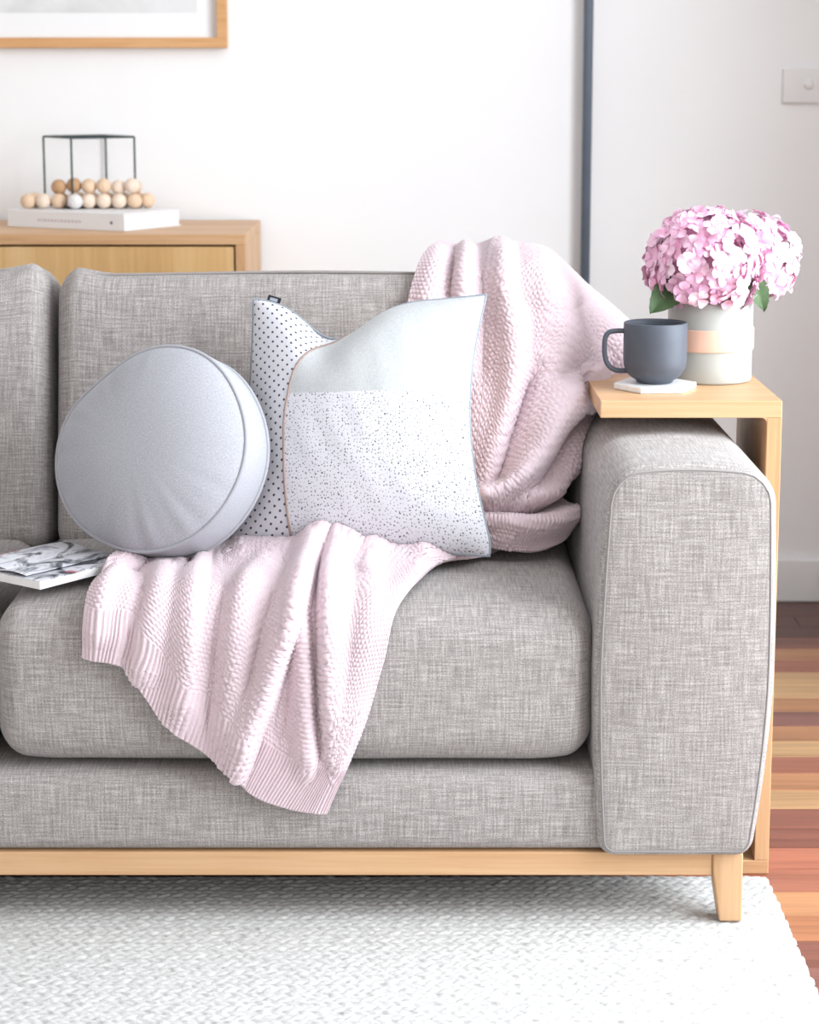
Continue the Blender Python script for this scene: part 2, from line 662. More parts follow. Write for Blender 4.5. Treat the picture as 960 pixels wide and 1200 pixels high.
def arm_shape(x0, x1, y0, y1, z0, z1, mirror=False):
    """arm: rounded outline in XZ, run back along Y, pillowed front panel"""
    def outline(inset, n=22):
        pts = []
        r = max(.004, .042 - inset)
        rb = max(.003, .022 - inset)
        cs = [(x1 - inset - r, z1 - inset - r, r, 0), (x0 + inset + r, z1 - inset - r, r, 90),
              (x0 + inset + rb, z0 + inset + rb, rb, 180), (x1 - inset - rb, z0 + inset + rb, rb, 270)]
        for k, (cx, cz, rr_, a0) in enumerate(cs):
            for i in range(9):
                a = math.radians(a0 + 90 * i / 8)
                pts.append((cx + rr_ * math.cos(a), cz + rr_ * math.sin(a)))
            nx = cs[(k + 1) % 4]
            a1 = math.radians(nx[3])
            e = (nx[0] + nx[2] * math.cos(a1), nx[1] + nx[2] * math.sin(a1))
            s = pts[-1]
            for i in range(1, n):
                pts.append((s[0] + (e[0] - s[0]) * i / n, s[1] + (e[1] - s[1]) * i / n))
        return np.array(pts)
    cx, cz = (x0 + x1) / 2, (z0 + z1) / 2

    def bulge(p, depth):
        p = p.copy()
        u = (p[:, 0] - cx) / ((x1 - x0) / 2)
        v = (p[:, 1] - cz) / ((z1 - z0) / 2)
        vv = np.clip(1 - v * v, 0, 1)
        p[:, 0] += u * (.006 * vv - .004 * np.clip(-v, 0, 1) ** 2)
        p[:, 0] += np.where(u > 0, u * (-.014 * np.clip(-v, 0, 1) ** 1.5), 0) * (1 if not mirror else 0)
        p[:, 0] += np.where(u < 0, -u * .008 * np.clip(v, 0, 1), 0)
        p[:, 1] += np.clip(v, 0, 1) * .010 * np.clip(1 - u * u, 0, 1)
        return p
    rows, uvs = [], []
    R = .015
    seq = []
    for k in (.0, .3, .55, .75, .9):       # front panel, from the middle out
        seq.append((y0 - .006 * (1 - k ** 2), None, k))
    for a in np.linspace(90, 0, 6):
        a = math.radians(a)
        seq.append((y0 + R - R * math.sin(a), R * (1 - math.cos(a)), None))
    for yy in np.linspace(y0 + R, y1 - R, 26)[1:]:
        seq.append((yy, 0, None))
    for a in np.linspace(0, 90, 5)[1:]:
        a = math.radians(a)
        seq.append((y1 - R + R * math.sin(a), R * (1 - math.cos(a)), None))
    base = outline(R)
    per = np.concatenate([[0], np.cumsum(np.linalg.norm(np.diff(outline(0), axis=0), axis=1))])
    for yy, inset, k in seq:
        if inset is None:
            p = bulge(base, 0)
            c0 = p.mean(0)
            p = c0 + (p - c0) * k
            flat = True
        else:
            p = bulge(outline(inset), 0)
            flat = inset > R * .45 and yy < y0 + R
        rows.append(np.stack([p[:, 0], np.full(len(p), yy), p[:, 1]], -1))
        if flat:
            uvs.append(np.stack([p[:, 0] - cx, p[:, 1] - cz], -1))
        else:
            uvs.append(np.stack([per + .13, np.full(len(p), yy) + .4], -1))
    rows = np.array(rows)
    H, Wd = rows.shape[:2]
    F = grid_faces(H, Wd, wrapu=True)
    V = rows.reshape(-1, 3)
    uvv = np.array(uvs).reshape(-1, 2)
    # metric uv; front panel faces take the planar mapping of their own row
    luv = np.zeros((len(F), 4, 2))
    for c in range(4):
        luv[:, c] = uvv[F[:, c]]
    rowid = F[:, 0] // Wd
    nflat = 5 + 3
    col = F[:, 0] % Wd
    tr = rowid == nflat - 1
    for c in range(4):
        pos = V[F[:, c]]
        luv[tr, c, 0] = pos[tr, 0] - cx
        luv[tr, c, 1] = pos[tr, 2] - cz
    # seam column of the wrap
    last = (col == Wd - 1) & (rowid >= nflat)
    for c in (1, 2):
        luv[last, c, 0] = per[-1] + .003 + .13
    F = F[:, ::-1]
    luv = luv[:, ::-1]
    seam = bulge(outline(R * .55), 0)
    seam = np.stack([seam[:, 0], np.full(len(seam), y0 + R - R * math.sin(math.radians(62)) - .0005), seam[:, 1]], -1)
    return V, F, luv.reshape(-1, 2), seam


V, F, U, seam = arm_shape(AX0, AX1, SY, SBACK, ZB, ZA)
arm = mk('arm', V, F, M['sofa'], sofa, U)
mk('piping', *tube(seam[::2], .0013, 6, closed=True), M['sofa_pipe'], arm)
LX0, LX1 = -1.517, -1.292
V, F, U, seam = arm_shape(LX0, LX1, SY, SBACK, ZB, ZA, True)
arm = mk('arm', V, F, M['sofa'], sofa, U)
mk('piping', *tube(seam[::2], .0013, 6, closed=True), M['sofa_pipe'], arm)

# base (front border and deck)
def dbase(p, u):
    p = p.copy()
    p[:, 1] -= .004 * np.clip(1 - u[:, 2] ** 2, 0, 1) * (u[:, 1] < 0)
    return p


mk('base', *(lambda a: (a[0], a[1]))(rbox((LX1 + .002, SY + .020, ZB), (AX0 + .012, SBACK, .216), (.003, .02, .02), 4, (60, 4, 4), dbase)), M['sofa'], sofa,
   uv=rbox((LX1 + .002, SY + .020, ZB), (AX0 + .012, SBACK, .216), (.003, .02, .02), 4, (60, 4, 4), dbase)[2])

M['underdark'] = plain('shade_sheet_black', (.02, .02, .02), .95, .1, 60, .2)
mk('shade_sheet', *box((LX0 + .02, SY + .055, ZB - .004), (AX1 - .02, SBACK - .09, ZB - .001))[:2], M['underdark'], sofa, smooth=False)  # black sheet added to deepen the shade under the sofa

# seat cushions
SEATZ = .432
wv1, wv2 = Wav(1, 3.0), Wav(2, 9.0)


def dseat(p, u):
    q = p.copy()
    c = np.clip(1 - u ** 2, 0, 1)
    top = np.clip(u[:, 2], 0, 1)
    q[:, 2] += top * (.014 * np.sqrt(c[:, 0]) * np.sqrt(c[:, 1]))
    q[:, 1] += np.where(u[:, 1] < 0, u[:, 1] * .010 * np.sqrt(c[:, 0]) * np.sqrt(c[:, 2]), 0)
    q[:, 0] += u[:, 0] * .003 * c[:, 2]
    # the lower front corner tucks up a little
    q[:, 2] += np.clip(-u[:, 2], 0, 1) * .010 * np.clip((np.abs(u[:, 0]) - .78) / .22, 0, 1) ** 2
    q += (.0016 * wv1(p) + .0008 * wv2(p))[:, None] * np.array([.3, .6, .6])
    return q


for x0, x1 in ((-.537, .2385), (-1.289, -.5425)):
    a = rbox((x0, SY + .022, .221), (x1, 3.22, SEATZ), (.036, .05, .05), 6, (44, 30, 10), dseat)
    sc = mk('seat_cushion', a[0], a[1], M['sofa'], sofa, a[2])

# back frame, hidden behind the cushions
a = rbox((LX1 + .001, 3.24, .2165), (AX0 - .001, SBACK, .74), .03, 4, (20, 2, 8))
mk('back_frame', a[0], a[1], M['sofa'], sofa, a[2])

# back cushions
bw1, bw2 = Wav(5, 3.5), Wav(6, 11.0)
BT = math.radians(11)


def back_cushion(x0, x1, ztop, ybase, seed, ear):
    w_ = Wav(seed, 4.0)
    def d(p, u):
        q = p.copy()
        c = np.clip(1 - u ** 2, 0, 1)
        f = np.clip(-u[:, 1], 0, 1)
        q[:, 1] -= f * .022 * np.sqrt(c[:, 0]) * np.sqrt(c[:, 2])
        q[:, 2] += np.clip(u[:, 2], 0, 1) * (.006 * np.sqrt(c[:, 0]) + .010 * np.clip((np.abs(u[:, 0]) - .80) / .12, 0, 1) * np.clip((1.0 - np.abs(u[:, 0])) / .08, 0, 1) * (u[:, 0] * ear < 0))
        q += (.003 * w_(p) + .001 * bw2(p))[:, None] * np.array([.2, .8, .5])
        return q
    Mx = Matrix.Translation((0, ybase, SEATZ - .012)) @ Matrix.Rotation(-BT, 4, 'X')
    h = (ztop - SEATZ + .012) / math.cos(BT)
    a = rbox((x0, 0, 0), (x1, .17, h), (.03, .045, .035), 6, (40, 6, 26), d, Mx)
    o = mk('back_cushion', a[0], a[1], M['sofa'], sofa, a[2])
    # piping round the front edge of the cushion top and sides
    hz = h
    pts = []
    ins = .012
    for xx, zz in [(x0 + ins, .05), (x0 + ins, hz * .5), (x0 + ins, hz - .03), (x0 + .022, hz - .011), (x0 + .05, hz - .002), (x0 + .15, hz), ((x0 + x1) / 2, hz + .0035),
                   (x1 - .15, hz), (x1 - .05, hz - .002), (x1 - .022, hz - .011), (x1 - ins, hz - .03), (x1 - ins, hz * .5), (x1 - ins, .05)]:
        pts.append((xx, .0175, zz))
    pts = xf(Mx, spline(pts, 90))
    mk('piping', *tube(pts, .0022, 6), M['sofa'], o)
    return o


YB = 2.985
bc_ = back_cushion(-.521, .228, .822, YB, 11, 1)
from mathutils.bvhtree import BVHTree
bv = BVHTree.FromPolygons([tuple(np.array(v.co) + ORG[bc_.name]) for v in bc_.data.vertices], [tuple(p.vertices) for p in bc_.data.polygons])
xs_ = P(323, 330, Y=3.05)[0]
sm = []
for z in np.linspace(.50, .80, 26):
    hit = bv.ray_cast(Vector((xs_, 2.5, z)), Vector((0, 1, 0)))
    if hit[0] is not None:
        sm.append(np.array(hit[0]))
mk('seam', *tube(sm, .0013, 6), M['sofa'], bc_)
back_cushion(-1.287, -.529, .829, YB, 12, -1)

# oak plinth and legs
RZ0, RZ1 = .0745, .1065
lx0, lx1 = P(835.5, 1010, Y=SY + .02)[0], P(871, 1010, Y=SY + .02)[0]
mk('plinth_rail', *rbox((LX0 + .09, SY + .022, RZ0), (lx0, SY + .05, RZ1), .0015, 1, (1, 1, 1))[:2], M['oak'], sofa, smooth=False)
mk('plinth_rail', *rbox((LX0 + .05, SBACK - .07, RZ0), (.378, SBACK - .04, RZ1), .0015, 1, 1)[:2], M['oak'], sofa, smooth=False)
for x in (LX0 + .06, .35):
    mk('plinth_rail', *rbox((x, SY + .05, RZ0), (x + .028, SBACK - .07, RZ1), .0015, 1, 1)[:2], M['oak_v'], sofa, smooth=False)


def leg(x0, x1, y0, y1, flip, zf):
    # straight outer edge, tapered inner edge
    a = rbox((x0, y0, zf), (x1, y1, ZB - .0005), .003, 2, (2, 2, 8))
    V = a[0]
    k = (V[:, 2] - zf) / (ZB - zf)
    tp = np.clip(1 - k / .75, 0, 1)
    wdt = x1 - x0
    if flip:
        V[:, 0] = x0 + (V[:, 0] - x0) * (1 - .26 * tp) + .09 * wdt * 0
    else:
        V[:, 0] = x1 - (x1 - V[:, 0]) * (1 - .26 * tp)
    V[:, 1] = y0 + (V[:, 1] - y0) * (1 - .25 * tp)
    mk('leg', V, a[1], M['oak_v'], sofa)


lx0, lx1 = P(835.5, 1010, Y=SY + .02)[0], P(871, 1010, Y=SY + .02)[0]
leg(lx0, lx1, SY + .018, SY + .062, False, .0123)
leg(LX0 + .05, LX0 + .09, SY + .018, SY + .062, True, .0123)
leg(lx0, lx1, SBACK - .08, SBACK - .04, False, 0)
leg(LX0 + .05, LX0 + .09, SBACK - .08, SBACK - .04, True, 0)

# ------------------------------------------------------------------ C-shaped oak side table over the arm
TY0, TY1, TZ = 2.795, 3.055, .6735
tx0, tx1 = P(704, 467, Y=TY0)[0], P(917.5, 467, Y=TY0)[0]
tbl = thing('side_table', 'C-shaped oak side table slid over the grey sofa arm', 'table', ((tx0 + tx1) / 2, (TY0 + TY1) / 2, 0))
TT, LT = .0235, .0205
mk('table_top', *rbox((tx0, TY0, TZ - TT), (tx1, TY1, TZ), .0014, 2, 1)[:2], M['oak'], tbl, smooth=False)
mk('side_panel', *rbox((tx1 - LT, TY0, .0202), (tx1, TY1, TZ - TT), .0014, 2, 1)[:2], M['oak_v'], tbl, smooth=False)
mk('foot_panel', *rbox((tx0 + .02, TY0, .0002), (tx1, TY1, .0202), .0014, 2, 1)[:2], M['oak'], tbl, smooth=False)
# small rounded fillet in the inner corner
fil = []
rf = .007
for yy in (TY0 + .0006, TY1 - .0006):
    fil.append((tx1 - LT + .0005, yy, TZ - TT + .0005))
    for i in range(7):
        a = math.radians(90 * i / 6)
        fil.append((tx1 - LT - rf + rf * math.cos(a), yy, TZ - TT - rf + rf * math.sin(a)))
n = 8
Ff = [(k, k + 1, n + k + 1, n + k) for k in range(1, n - 1)]
Ff += [tuple(range(n)), tuple(range(n, 2 * n))[::-1]]
mk('corner_fillet', fil, Ff, M['oak'], tbl, smooth=False)

# coaster: white stone hexagon
cc = P(768, 448, Z=TZ + .009)
R6 = .0585
V, F = [], []
rings = [(R6 - .001, 0), (R6, .001), (R6, .0075), (R6 - .0012, .0088)]
for r_, z_ in rings:
    for k in range(6):
        a = math.radians(60 * k + 4)
        V.append((cc[0] + r_ * math.cos(a), cc[1] + r_ * math.sin(a), TZ + .0003 + z_))
for i in range(3):
    for k in range(6):
        F.append((i * 6 + k, i * 6 + (k + 1) % 6, i * 6 + 6 + (k + 1) % 6, i * 6 + 6 + k))
F += [tuple(range(6))[::-1], tuple(range(18, 24))]
m, nt, b = newmat('white_marble', .35, (.85, .85, .84), .4)
t = NT(nt)
f = t.noise(t.coord('Object'), 28, 6, .65, 1.5)
t.l(t.ramp(f, [(.42, (.86, .86, .85)), (.5, (.80, .80, .80)), (.54, (.87, .87, .86))]), b.inputs['Base Color'])
o = mk('coaster', V, F, m, None, smooth=False, loc=(cc[0], cc[1], TZ))
tag(o, 'white marble hexagon coaster under the dark mug', 'coaster')

# mug
M['mug'] = plain('slate_glaze', srgb(80, 85, 95), .5, .4, 60, .04)
zc = TZ + .0093
mug = thing('mug', 'matt slate grey mug with a square handle', 'mug', (cc[0] - .001, cc[1], zc))
Rm = .0445
prof = [(0, .0), (.024, 0), (.0255, .0015), (.0265, .004), (.031, .0062), (.037, .011), (.0415, .0175), (.0438, .025), (Rm, .033), (Rm, .06), (Rm, .083), (Rm - .0007, .0845),
        (Rm - .002, .085), (Rm - .0032, .0842), (Rm - .0036, .08), (Rm - .0036, .03), (.038, .016), (.028, .008), (0, .0065)]
mk('mug_body', *lathe(prof, 64, (cc[0] - .001, cc[1], zc)), M['mug'], mug)
hp = [(-Rm + .002, 0, .0725), (-Rm - .010, 0, .0725), (-Rm - .020, 0, .0705), (-Rm - .0255, 0, .063), (-Rm - .0265, 0, .045), (-Rm - .0235, 0, .029), (-Rm - .016, 0, .0195), (-Rm - .006, 0, .0165), (-Rm + .006, 0, .0165)]
hp = spline(hp, 40) + np.array([cc[0] - .001, cc[1], zc])
mk('handle', *tube(hp, .0042, 10, flat=.85), M['mug'], mug)

# pot
pc_ = P(838, 452, Z=TZ)
px_, py_ = pc_[0], pc_[1] + .061
Rp, Hp = .0605, .116
M['pot'] = plain('pot_clay', srgb(176, 178, 172), .6, .3, 40, .02, .05)
M['peach'] = plain('peach_leather', srgb(230, 188, 166), .55, .3, 60, .02)
M['soil'] = plain('soil', srgb(70, 55, 45), .95, .1, 80, .3, .3)
pot = thing('flower_pot', 'pale grey round pot with a peach band', 'pot', (px_, py_, TZ))
prof = [(0, .0002), (Rp - .003, .0002), (Rp - .001, .0015), (Rp, .004), (Rp, .05), (Rp + .0004, Hp - .003), (Rp - .001, Hp - .0005), (Rp - .0025, Hp), (Rp - .004, Hp - .001), (Rp - .005, Hp - .004), (Rp - .005, .03), (0, .028)]
mk('pot_body', *lathe(prof, 64, (px_, py_, TZ)), M['pot'], pot)
prof = [(Rp + .0002, .046), (Rp + .002, .0465), (Rp + .0024, .0485), (Rp + .0024, .0755), (Rp + .002, .0775), (Rp + .0002, .078)]
mk('band', *lathe(prof, 64, (px_, py_, TZ)), M['peach'], pot)
mk('soil', *lathe([(0, .09), (Rp - .0055, .088), (Rp - .0055, .07), (0, .07)], 32, (px_, py_, TZ)), M['soil'], pot)

# ------------------------------------------------------------------ hydrangeas
m, nt, b = newmat('hydrangea_petal', .6, (.9, .5, .7), .25, .2)
t = NT(nt)
info = t.n('ShaderNodeObjectInfo')
uvn = t.n('ShaderNodeTexCoord').outputs['UV']
sep = t.n('ShaderNodeSeparateXYZ')
t.l(uvn, sep.inputs[0])
rad = t.ramp(sep.outputs[0], [(0, (.92, .72, .80)), (.35, (1, .96, .98)), (1, (1.0, 1.0, 1.0))])
t.l(t.mix(1, info.outputs['Color'], rad, 'MULTIPLY'), b.inputs['Base Color'])
b.inputs['Subsurface Weight'].default_value = 0.0
b.inputs['Transmission Weight'].default_value = 0.0
M['petal'] = m


def floret_mesh(seed):
    r = random.Random(seed)
    V, F, U = [], [], []
    for k in range(4):
        a = math.pi / 2 * k + r.uniform(-.12, .12)
        L, Wd = r.uniform(.0135, .0165), r.uniform(.0150, .0180)
        tilt = r.uniform(-.1, .45)
        n0 = len(V)
        prof = ((0.0, .10), (.3, .62), (.58, .98), (.82, .9), (1.0, .42))
        for i, (q, wq) in enumerate(prof):
            for j in (-1, -.5, 0, .5, 1):
                x = L * q * (1 - .06 * abs(j) * (q > .9))
                y = Wd / 2 * wq * j
                z = .0012 + x * tilt + .0022 * (j * j) * wq - .0035 * max(0, q - .5) * 2 * (1 if tilt > .1 else .3) + r.uniform(-.0006, .0006)
                V.append((x * math.cos(a) - y * math.sin(a), x * math.sin(a) + y * math.cos(a), z + (.0008 if k % 2 else 0)))
                U.append((q, j))
        for i in range(len(prof) - 1):
            for j in range(4):
                p = n0 + i * 5 + j
                F.append((p, p + 1, p + 6, p + 5)[::-1])
    # bead at the centre
    n0 = len(V)
    V += [(.0013, 0, .0016), (0, .0013, .0016), (-.0013, 0, .0016), (0, -.0013, .0016), (0, 0, .003)]
    U += [(0, 0)] * 5
    F += [(n0 + i, n0 + (i + 1) % 4, n0 + 4) for i in range(4)]
    me = npmesh('floret', np.array(V), F, np.array([U[i] for f in F for i in f]), True)
    me.materials.append(M['petal'])
    return me


FM = [floret_mesh(s) for s in range(6)]
M['stem'] = plain('stem_green', srgb(120, 140, 80), .6, .3, 40, .1)
m, nt, b = newmat('hydrangea_leaf', .5, (.1, .2, .08), .4)
t = NT(nt)
n1 = t.noise(t.coord('UV', (6, 40, 1)), 1, 3, .5)
t.l(t.ramp(n1, [(.3, srgb(44, 68, 40)), (.5, srgb(66, 92, 54)), (.75, srgb(100, 126, 78))]), b.inputs['Base Color'])
M['leaf'] = m


def leaf(parent, base, tip, width, nrm, curl=.15):
    base, tip, nrm = np.array(base), np.array(tip), np.array(nrm, float)
    ax = tip - base
    L = np.linalg.norm(ax)
    ax /= L
    nrm -= ax * (nrm @ ax)
    nrm /= np.linalg.norm(nrm)
    sd = np.cross(ax, nrm)
    V, U = [], []
    nu, nv = 15, 9
    for i in range(nu):
        q = i / (nu - 1)
        wq = (math.sin(math.pi * q ** .8) ** .75) * (1 - .15 * q) + .02
        for j in range(nv):
            s = j / (nv - 1) * 2 - 1
            ser = 1 + (.06 if i % 2 else -.02) * (abs(s) > .9)
            z = .12 * width * abs(s) - curl * L * q * q + .015 * width * math.cos(q * 40) * abs(s)
            V.append(base + ax * L * q + sd * (width / 2 * wq * s * ser) + nrm * z)
            U.append((q * 1.0, s))
    mk('leaf', V, grid_faces(nu, nv), M['leaf'], parent, np.array(U))


def hydrangea(label, c, R, foot, n, seed, leaves=(), squash=(1, 1, .92)):
    c = np.array(c)
    r = random.Random(seed)
    t_ = thing('hydrangea', label, 'flower', foot, 'pink hydrangea heads in the pot')
    mk('stem', *tube(spline([foot, (np.array(foot) * .5 + c * .5), c], 12), .0035, 8), M['stem'], t_)
    # inner core so no sky shows between florets
    core = lathe([(0, -R * .72)] + [(R * .74 * math.cos(a), R * .74 * math.sin(a)) for a in np.linspace(-1.3, 1.3, 9)] + [(0, R * .74)], 20, (0, 0, 0))
    mk('flower_core', core[0] * np.array(squash) + c, core[1], M['stem_pink'], t_)
    ga = math.pi * (3 - math.sqrt(5))
    cols = [srgb(240, 194, 219), srgb(243, 204, 225), srgb(237, 182, 210), srgb(245, 216, 231), srgb(247, 228, 236), srgb(235, 170, 201)]
    for i in range(n):
        z = 1 - (i + .5) / n * 1.72
        if z < -.74:
            continue
        rho = math.sqrt(max(0, 1 - z * z))
        a = ga * i + r.uniform(-.15, .15)
        d = np.array([rho * math.cos(a), rho * math.sin(a), z])
        k = R * r.uniform(.86, 1.05)
        pos = c + d * k * np.array(squash)
        o = bpy.data.objects.new('floret', FM[r.randrange(6)])
        COL.objects.link(o)
        o.parent = t_
        o.location = pos - np.array(foot)
        nn = Vector(d + np.array([r.uniform(-.4, .4), r.uniform(-.4, .4), r.uniform(-.3, .4)])).normalized()
        q = nn.to_track_quat('Z', 'Y').to_matrix().to_4x4() @ Matrix.Rotation(r.uniform(0, 6.3), 4, 'Z')
        o.rotation_euler = q.to_euler()
        s = r.uniform(.82, 1.12)
        o.scale = (s, s, s)
        col = cols[min(5, int(abs(r.gauss(0, 1.9))))]
        o.color = (*col, 1)
    for lf in leaves:
        leaf(t_, *lf)
    return t_


M['stem_pink'] = plain('flower_core_tone', srgb(228, 172, 198), .8, .1, 120, .15)
hy = py_
c1 = P(826, 308, Y=hy - .028)
c2 = P(884, 306, Y=hy + .03)
c3 = P(856, 290, Y=hy + .035)
fz = TZ + .089
hydrangea('big pink hydrangea head leaning over the mug', c1, .078, (px_ - .012, py_ - .008, fz), 180, 4,
          [(P(800, 328, Y=hy - .05), P(762, 366, Y=hy - .075), .046, (-.3, -.9, .25), .1)], (1.0, .95, 1.0))
hydrangea('smaller pale pink hydrangea head over the bare side of the pot', c2, .059, (px_ + .02, py_ + .01, fz), 120, 5,
          [(P(880, 322, Y=hy - .02), P(897, 364, Y=hy - .045), .036, (.3, -.9, .3), .1)], (1.0, 1.0, 1.12))

# ------------------------------------------------------------------ sideboard, book, wire cube, wooden balls
SBZ = .80
sx = P(288, 274.5, Y=3.94)
SBX1, SBY0, SBX0 = sx[0], 3.94, -2.3
SBZ = sx[2]
sb = thing('sideboard', 'honey oak sideboard against the wall behind the sofa', 'sideboard', (-1.5, 4.1, 0))
tk = .02
mk('top', *rbox((SBX0, SBY0, SBZ - tk), (SBX1, YW - .018, SBZ), .0015, 1, 1)[:2], M['oak'], sb, smooth=False)
for x in (SBX0, SBX1 - tk):
    mk('side_panel', *rbox((x, SBY0, .2), (x + tk, YW - .018, SBZ - tk), .0015, 1, 1)[:2], M['oak_v'], sb, smooth=False)
mk('bottom', *rbox((SBX0 + tk, SBY0, .2), (SBX1 - tk, YW - .018, .22), .0015, 1, 1)[:2], M['oak'], sb, smooth=False)
mk('back_panel', *box((SBX0 + tk, YW - .03, .22), (SBX1 - tk, YW - .02, SBZ - tk))[:2], M['oak_d'], sb, smooth=False)
dx = (SBX1 - SBX0 - 2 * tk) / 3
for k in range(3):
    a = SBX0 + tk + dx * k
    mk('door', *rbox((a + .003, SBY0 + .004, .223), (a + dx - .003, SBY0 + .022, SBZ - tk - .004), .001, 1, 1)[:2], M['oak_d'], sb, smooth=False)
for x in (SBX0 + .1, SBX1 - .14):
    for yy in (SBY0 + .04, YW - .1):
        mk('leg', *lathe([(0, 0.0003), (.011, 0.0003), (.019, .2), (0, .2)], 16, (x + .02, yy + .02, 0)), M['oak_v'], sb)

# book
Bc = P(146, 271.5, Z=SBZ)
bd = np.array([-.87, .493, 0])      # along the spine
be = np.array([.493, .87, 0])       # across the pages
BL, BW, BH = .288, .185, .0335
bookM = np.array([[bd[0], be[0], 0], [bd[1], be[1], 0], [0, 0, 1]])


def bk(lo, hi, ch=.0008):
    a = box(lo, hi, ch)
    F = [f[::-1] for f in a[1]]     # mirrored basis
    return a[0] @ bookM.T + np.array([Bc[0], Bc[1], SBZ + .0003]), F


M['book_white'] = plain('book_cover', (.84, .84, .85), .5, .3, 20, .01)
M['pages'] = plain('page_edges', (.86, .85, .84), .8, .1, 300, .04)
M['book_ink'] = plain('spine_ink', srgb(200, 190, 196), .6, .2, 50, .02)
M['book_dot'] = plain('spine_dot', srgb(112, 112, 120), .6, .2, 50, .02)
bo = thing('book', 'thick white hardback book lying on the sideboard', 'book', (Bc[0], Bc[1], SBZ + .0003))
mk('cover', *bk((0, .002, 0), (BL, BW, .0025)), M['book_white'], bo, smooth=False)
mk('cover', *bk((0, .002, BH - .0025), (BL, BW, BH)), M['book_white'], bo, smooth=False)
sp_ = mk('spine', *bk((0, 0, 0), (BL, .002, BH)), M['book_white'], bo, smooth=False)
mk('page_block', *bk((.003, .002, .0025), (BL - .003, BW - .003, BH - .0025), .0004), M['pages'], bo, smooth=False)
x = .105
rb = random.Random(5)
# illegibly small spine print: a row of tiny pale strokes and a round dark mark
parts = []
for k in range(13):
    wd = rb.uniform(.003, .006)
    parts.append(bk((x, -.0003, .013), (x + wd, .0002, .0175), 0))
    x += wd + .0035
mk('spine_lettering', *join(*parts), M['book_ink'], sp_, smooth=False)
V, F = lathe([(0, 0), (.0031, 0), (.0031, .0005), (0, .0005)], 16)
V = V[:, [0, 2, 1]] * np.array([1, -1, 1]) + np.array([.031, 0, .0155])
mk('spine_mark', V @ bookM.T + np.array([Bc[0], Bc[1], SBZ + .0003]), F, M['book_dot'], sp_, smooth=False)

# wire cube
BTOP = SBZ + .0003 + BH
q0 = P(85, 245, Z=BTOP)
ca, sa = .84, .543
e1 = np.array([ca, sa, 0]) * .137
e2 = np.array([-sa, ca, 0]) * .137
e3 = np.array([0, 0, .137])
rw = .0021
q0 = q0 + np.array([0, .004, rw + .0003])
cube = thing('wire_cube', 'thin black wire cube frame standing on the white book', 'ornament', tuple(q0))
cor = lambda i, j, k: q0 + e1 * i + e2 * j + e3 * k
for i, j in ((0, 0), (1, 0), (0, 1), (1, 1)):
    mk('upright', *tube([cor(i, j, 0), cor(i, j, 1)], rw, 4), M['black_wire'], cube, smooth=False)
for k in (0, 1):
    for a_, b_ in (((0, 0), (1, 0)), ((1, 0), (1, 1)), ((1, 1), (0, 1)), ((0, 1), (0, 0))):
        mk('crossbar', *tube([cor(*a_, k), cor(*b_, k)], rw, 4), M['black_wire'], cube, smooth=False)

# wooden balls
m, nt, b = newmat('ball_wood', .6, (.8, .6, .45), .3)
t = NT(nt)
info = t.n('ShaderNodeObjectInfo')
nn = t.noise(t.coord('Object', (60, 60, 400)), 1, 3, .5)
t.l(t.mix(1, info.outputs['Color'], t.ramp(nn, [(.3, (.88, .86, .84)), (.7, (1, 1, 1))]), 'MULTIPLY'), b.inputs['Base Color'])
br = .0152
V, F = lathe([(0, -br)] + [(br * math.cos(a), br * math.sin(a)) for a in np.linspace(-1.4, 1.4, 11)] + [(0, br)], 20)
bm_ = npmesh('wooden_ball', V, F)
bm_.materials.append(m)
pale, mid, brown = srgb(240, 220, 200), srgb(232, 202, 172), srgb(196, 156, 118)
balls = [(33, 237, mid, 0, 'bottom'), (49, 235, pale, 0, 0), (66, 236, mid, 0, 0), (81.5, 236, pale, .008, 0), (104, 236, pale, 0, 0), (118.5, 236.5, pale, .0, 0),
         (133, 236, pale, .0, 0), (148, 235, mid, .002, 0), (164, 235, mid, .012, 0), (94, 237, (.8, .77, .75), .004, 0),
         (41, 230, mid, .03, 0), (72, 228, brown, .035, 0), (92, 228, mid, .032, 0), (110, 228, pale, .034, 0), (126, 228, mid, .034, 0), (142, 228, pale, .034, 0), (158, 228, mid, .04, 0),
         (69, 222, brown, .018, 1), (81, 222, brown, .02, 1), (95, 220, mid, .018, 1), (112, 222, mid, .014, 1), (130, 223.5, pale, .014, 1), (146, 221, pale, .016, 1), (157, 221, mid, .028, 1)]
first = True
placed = []
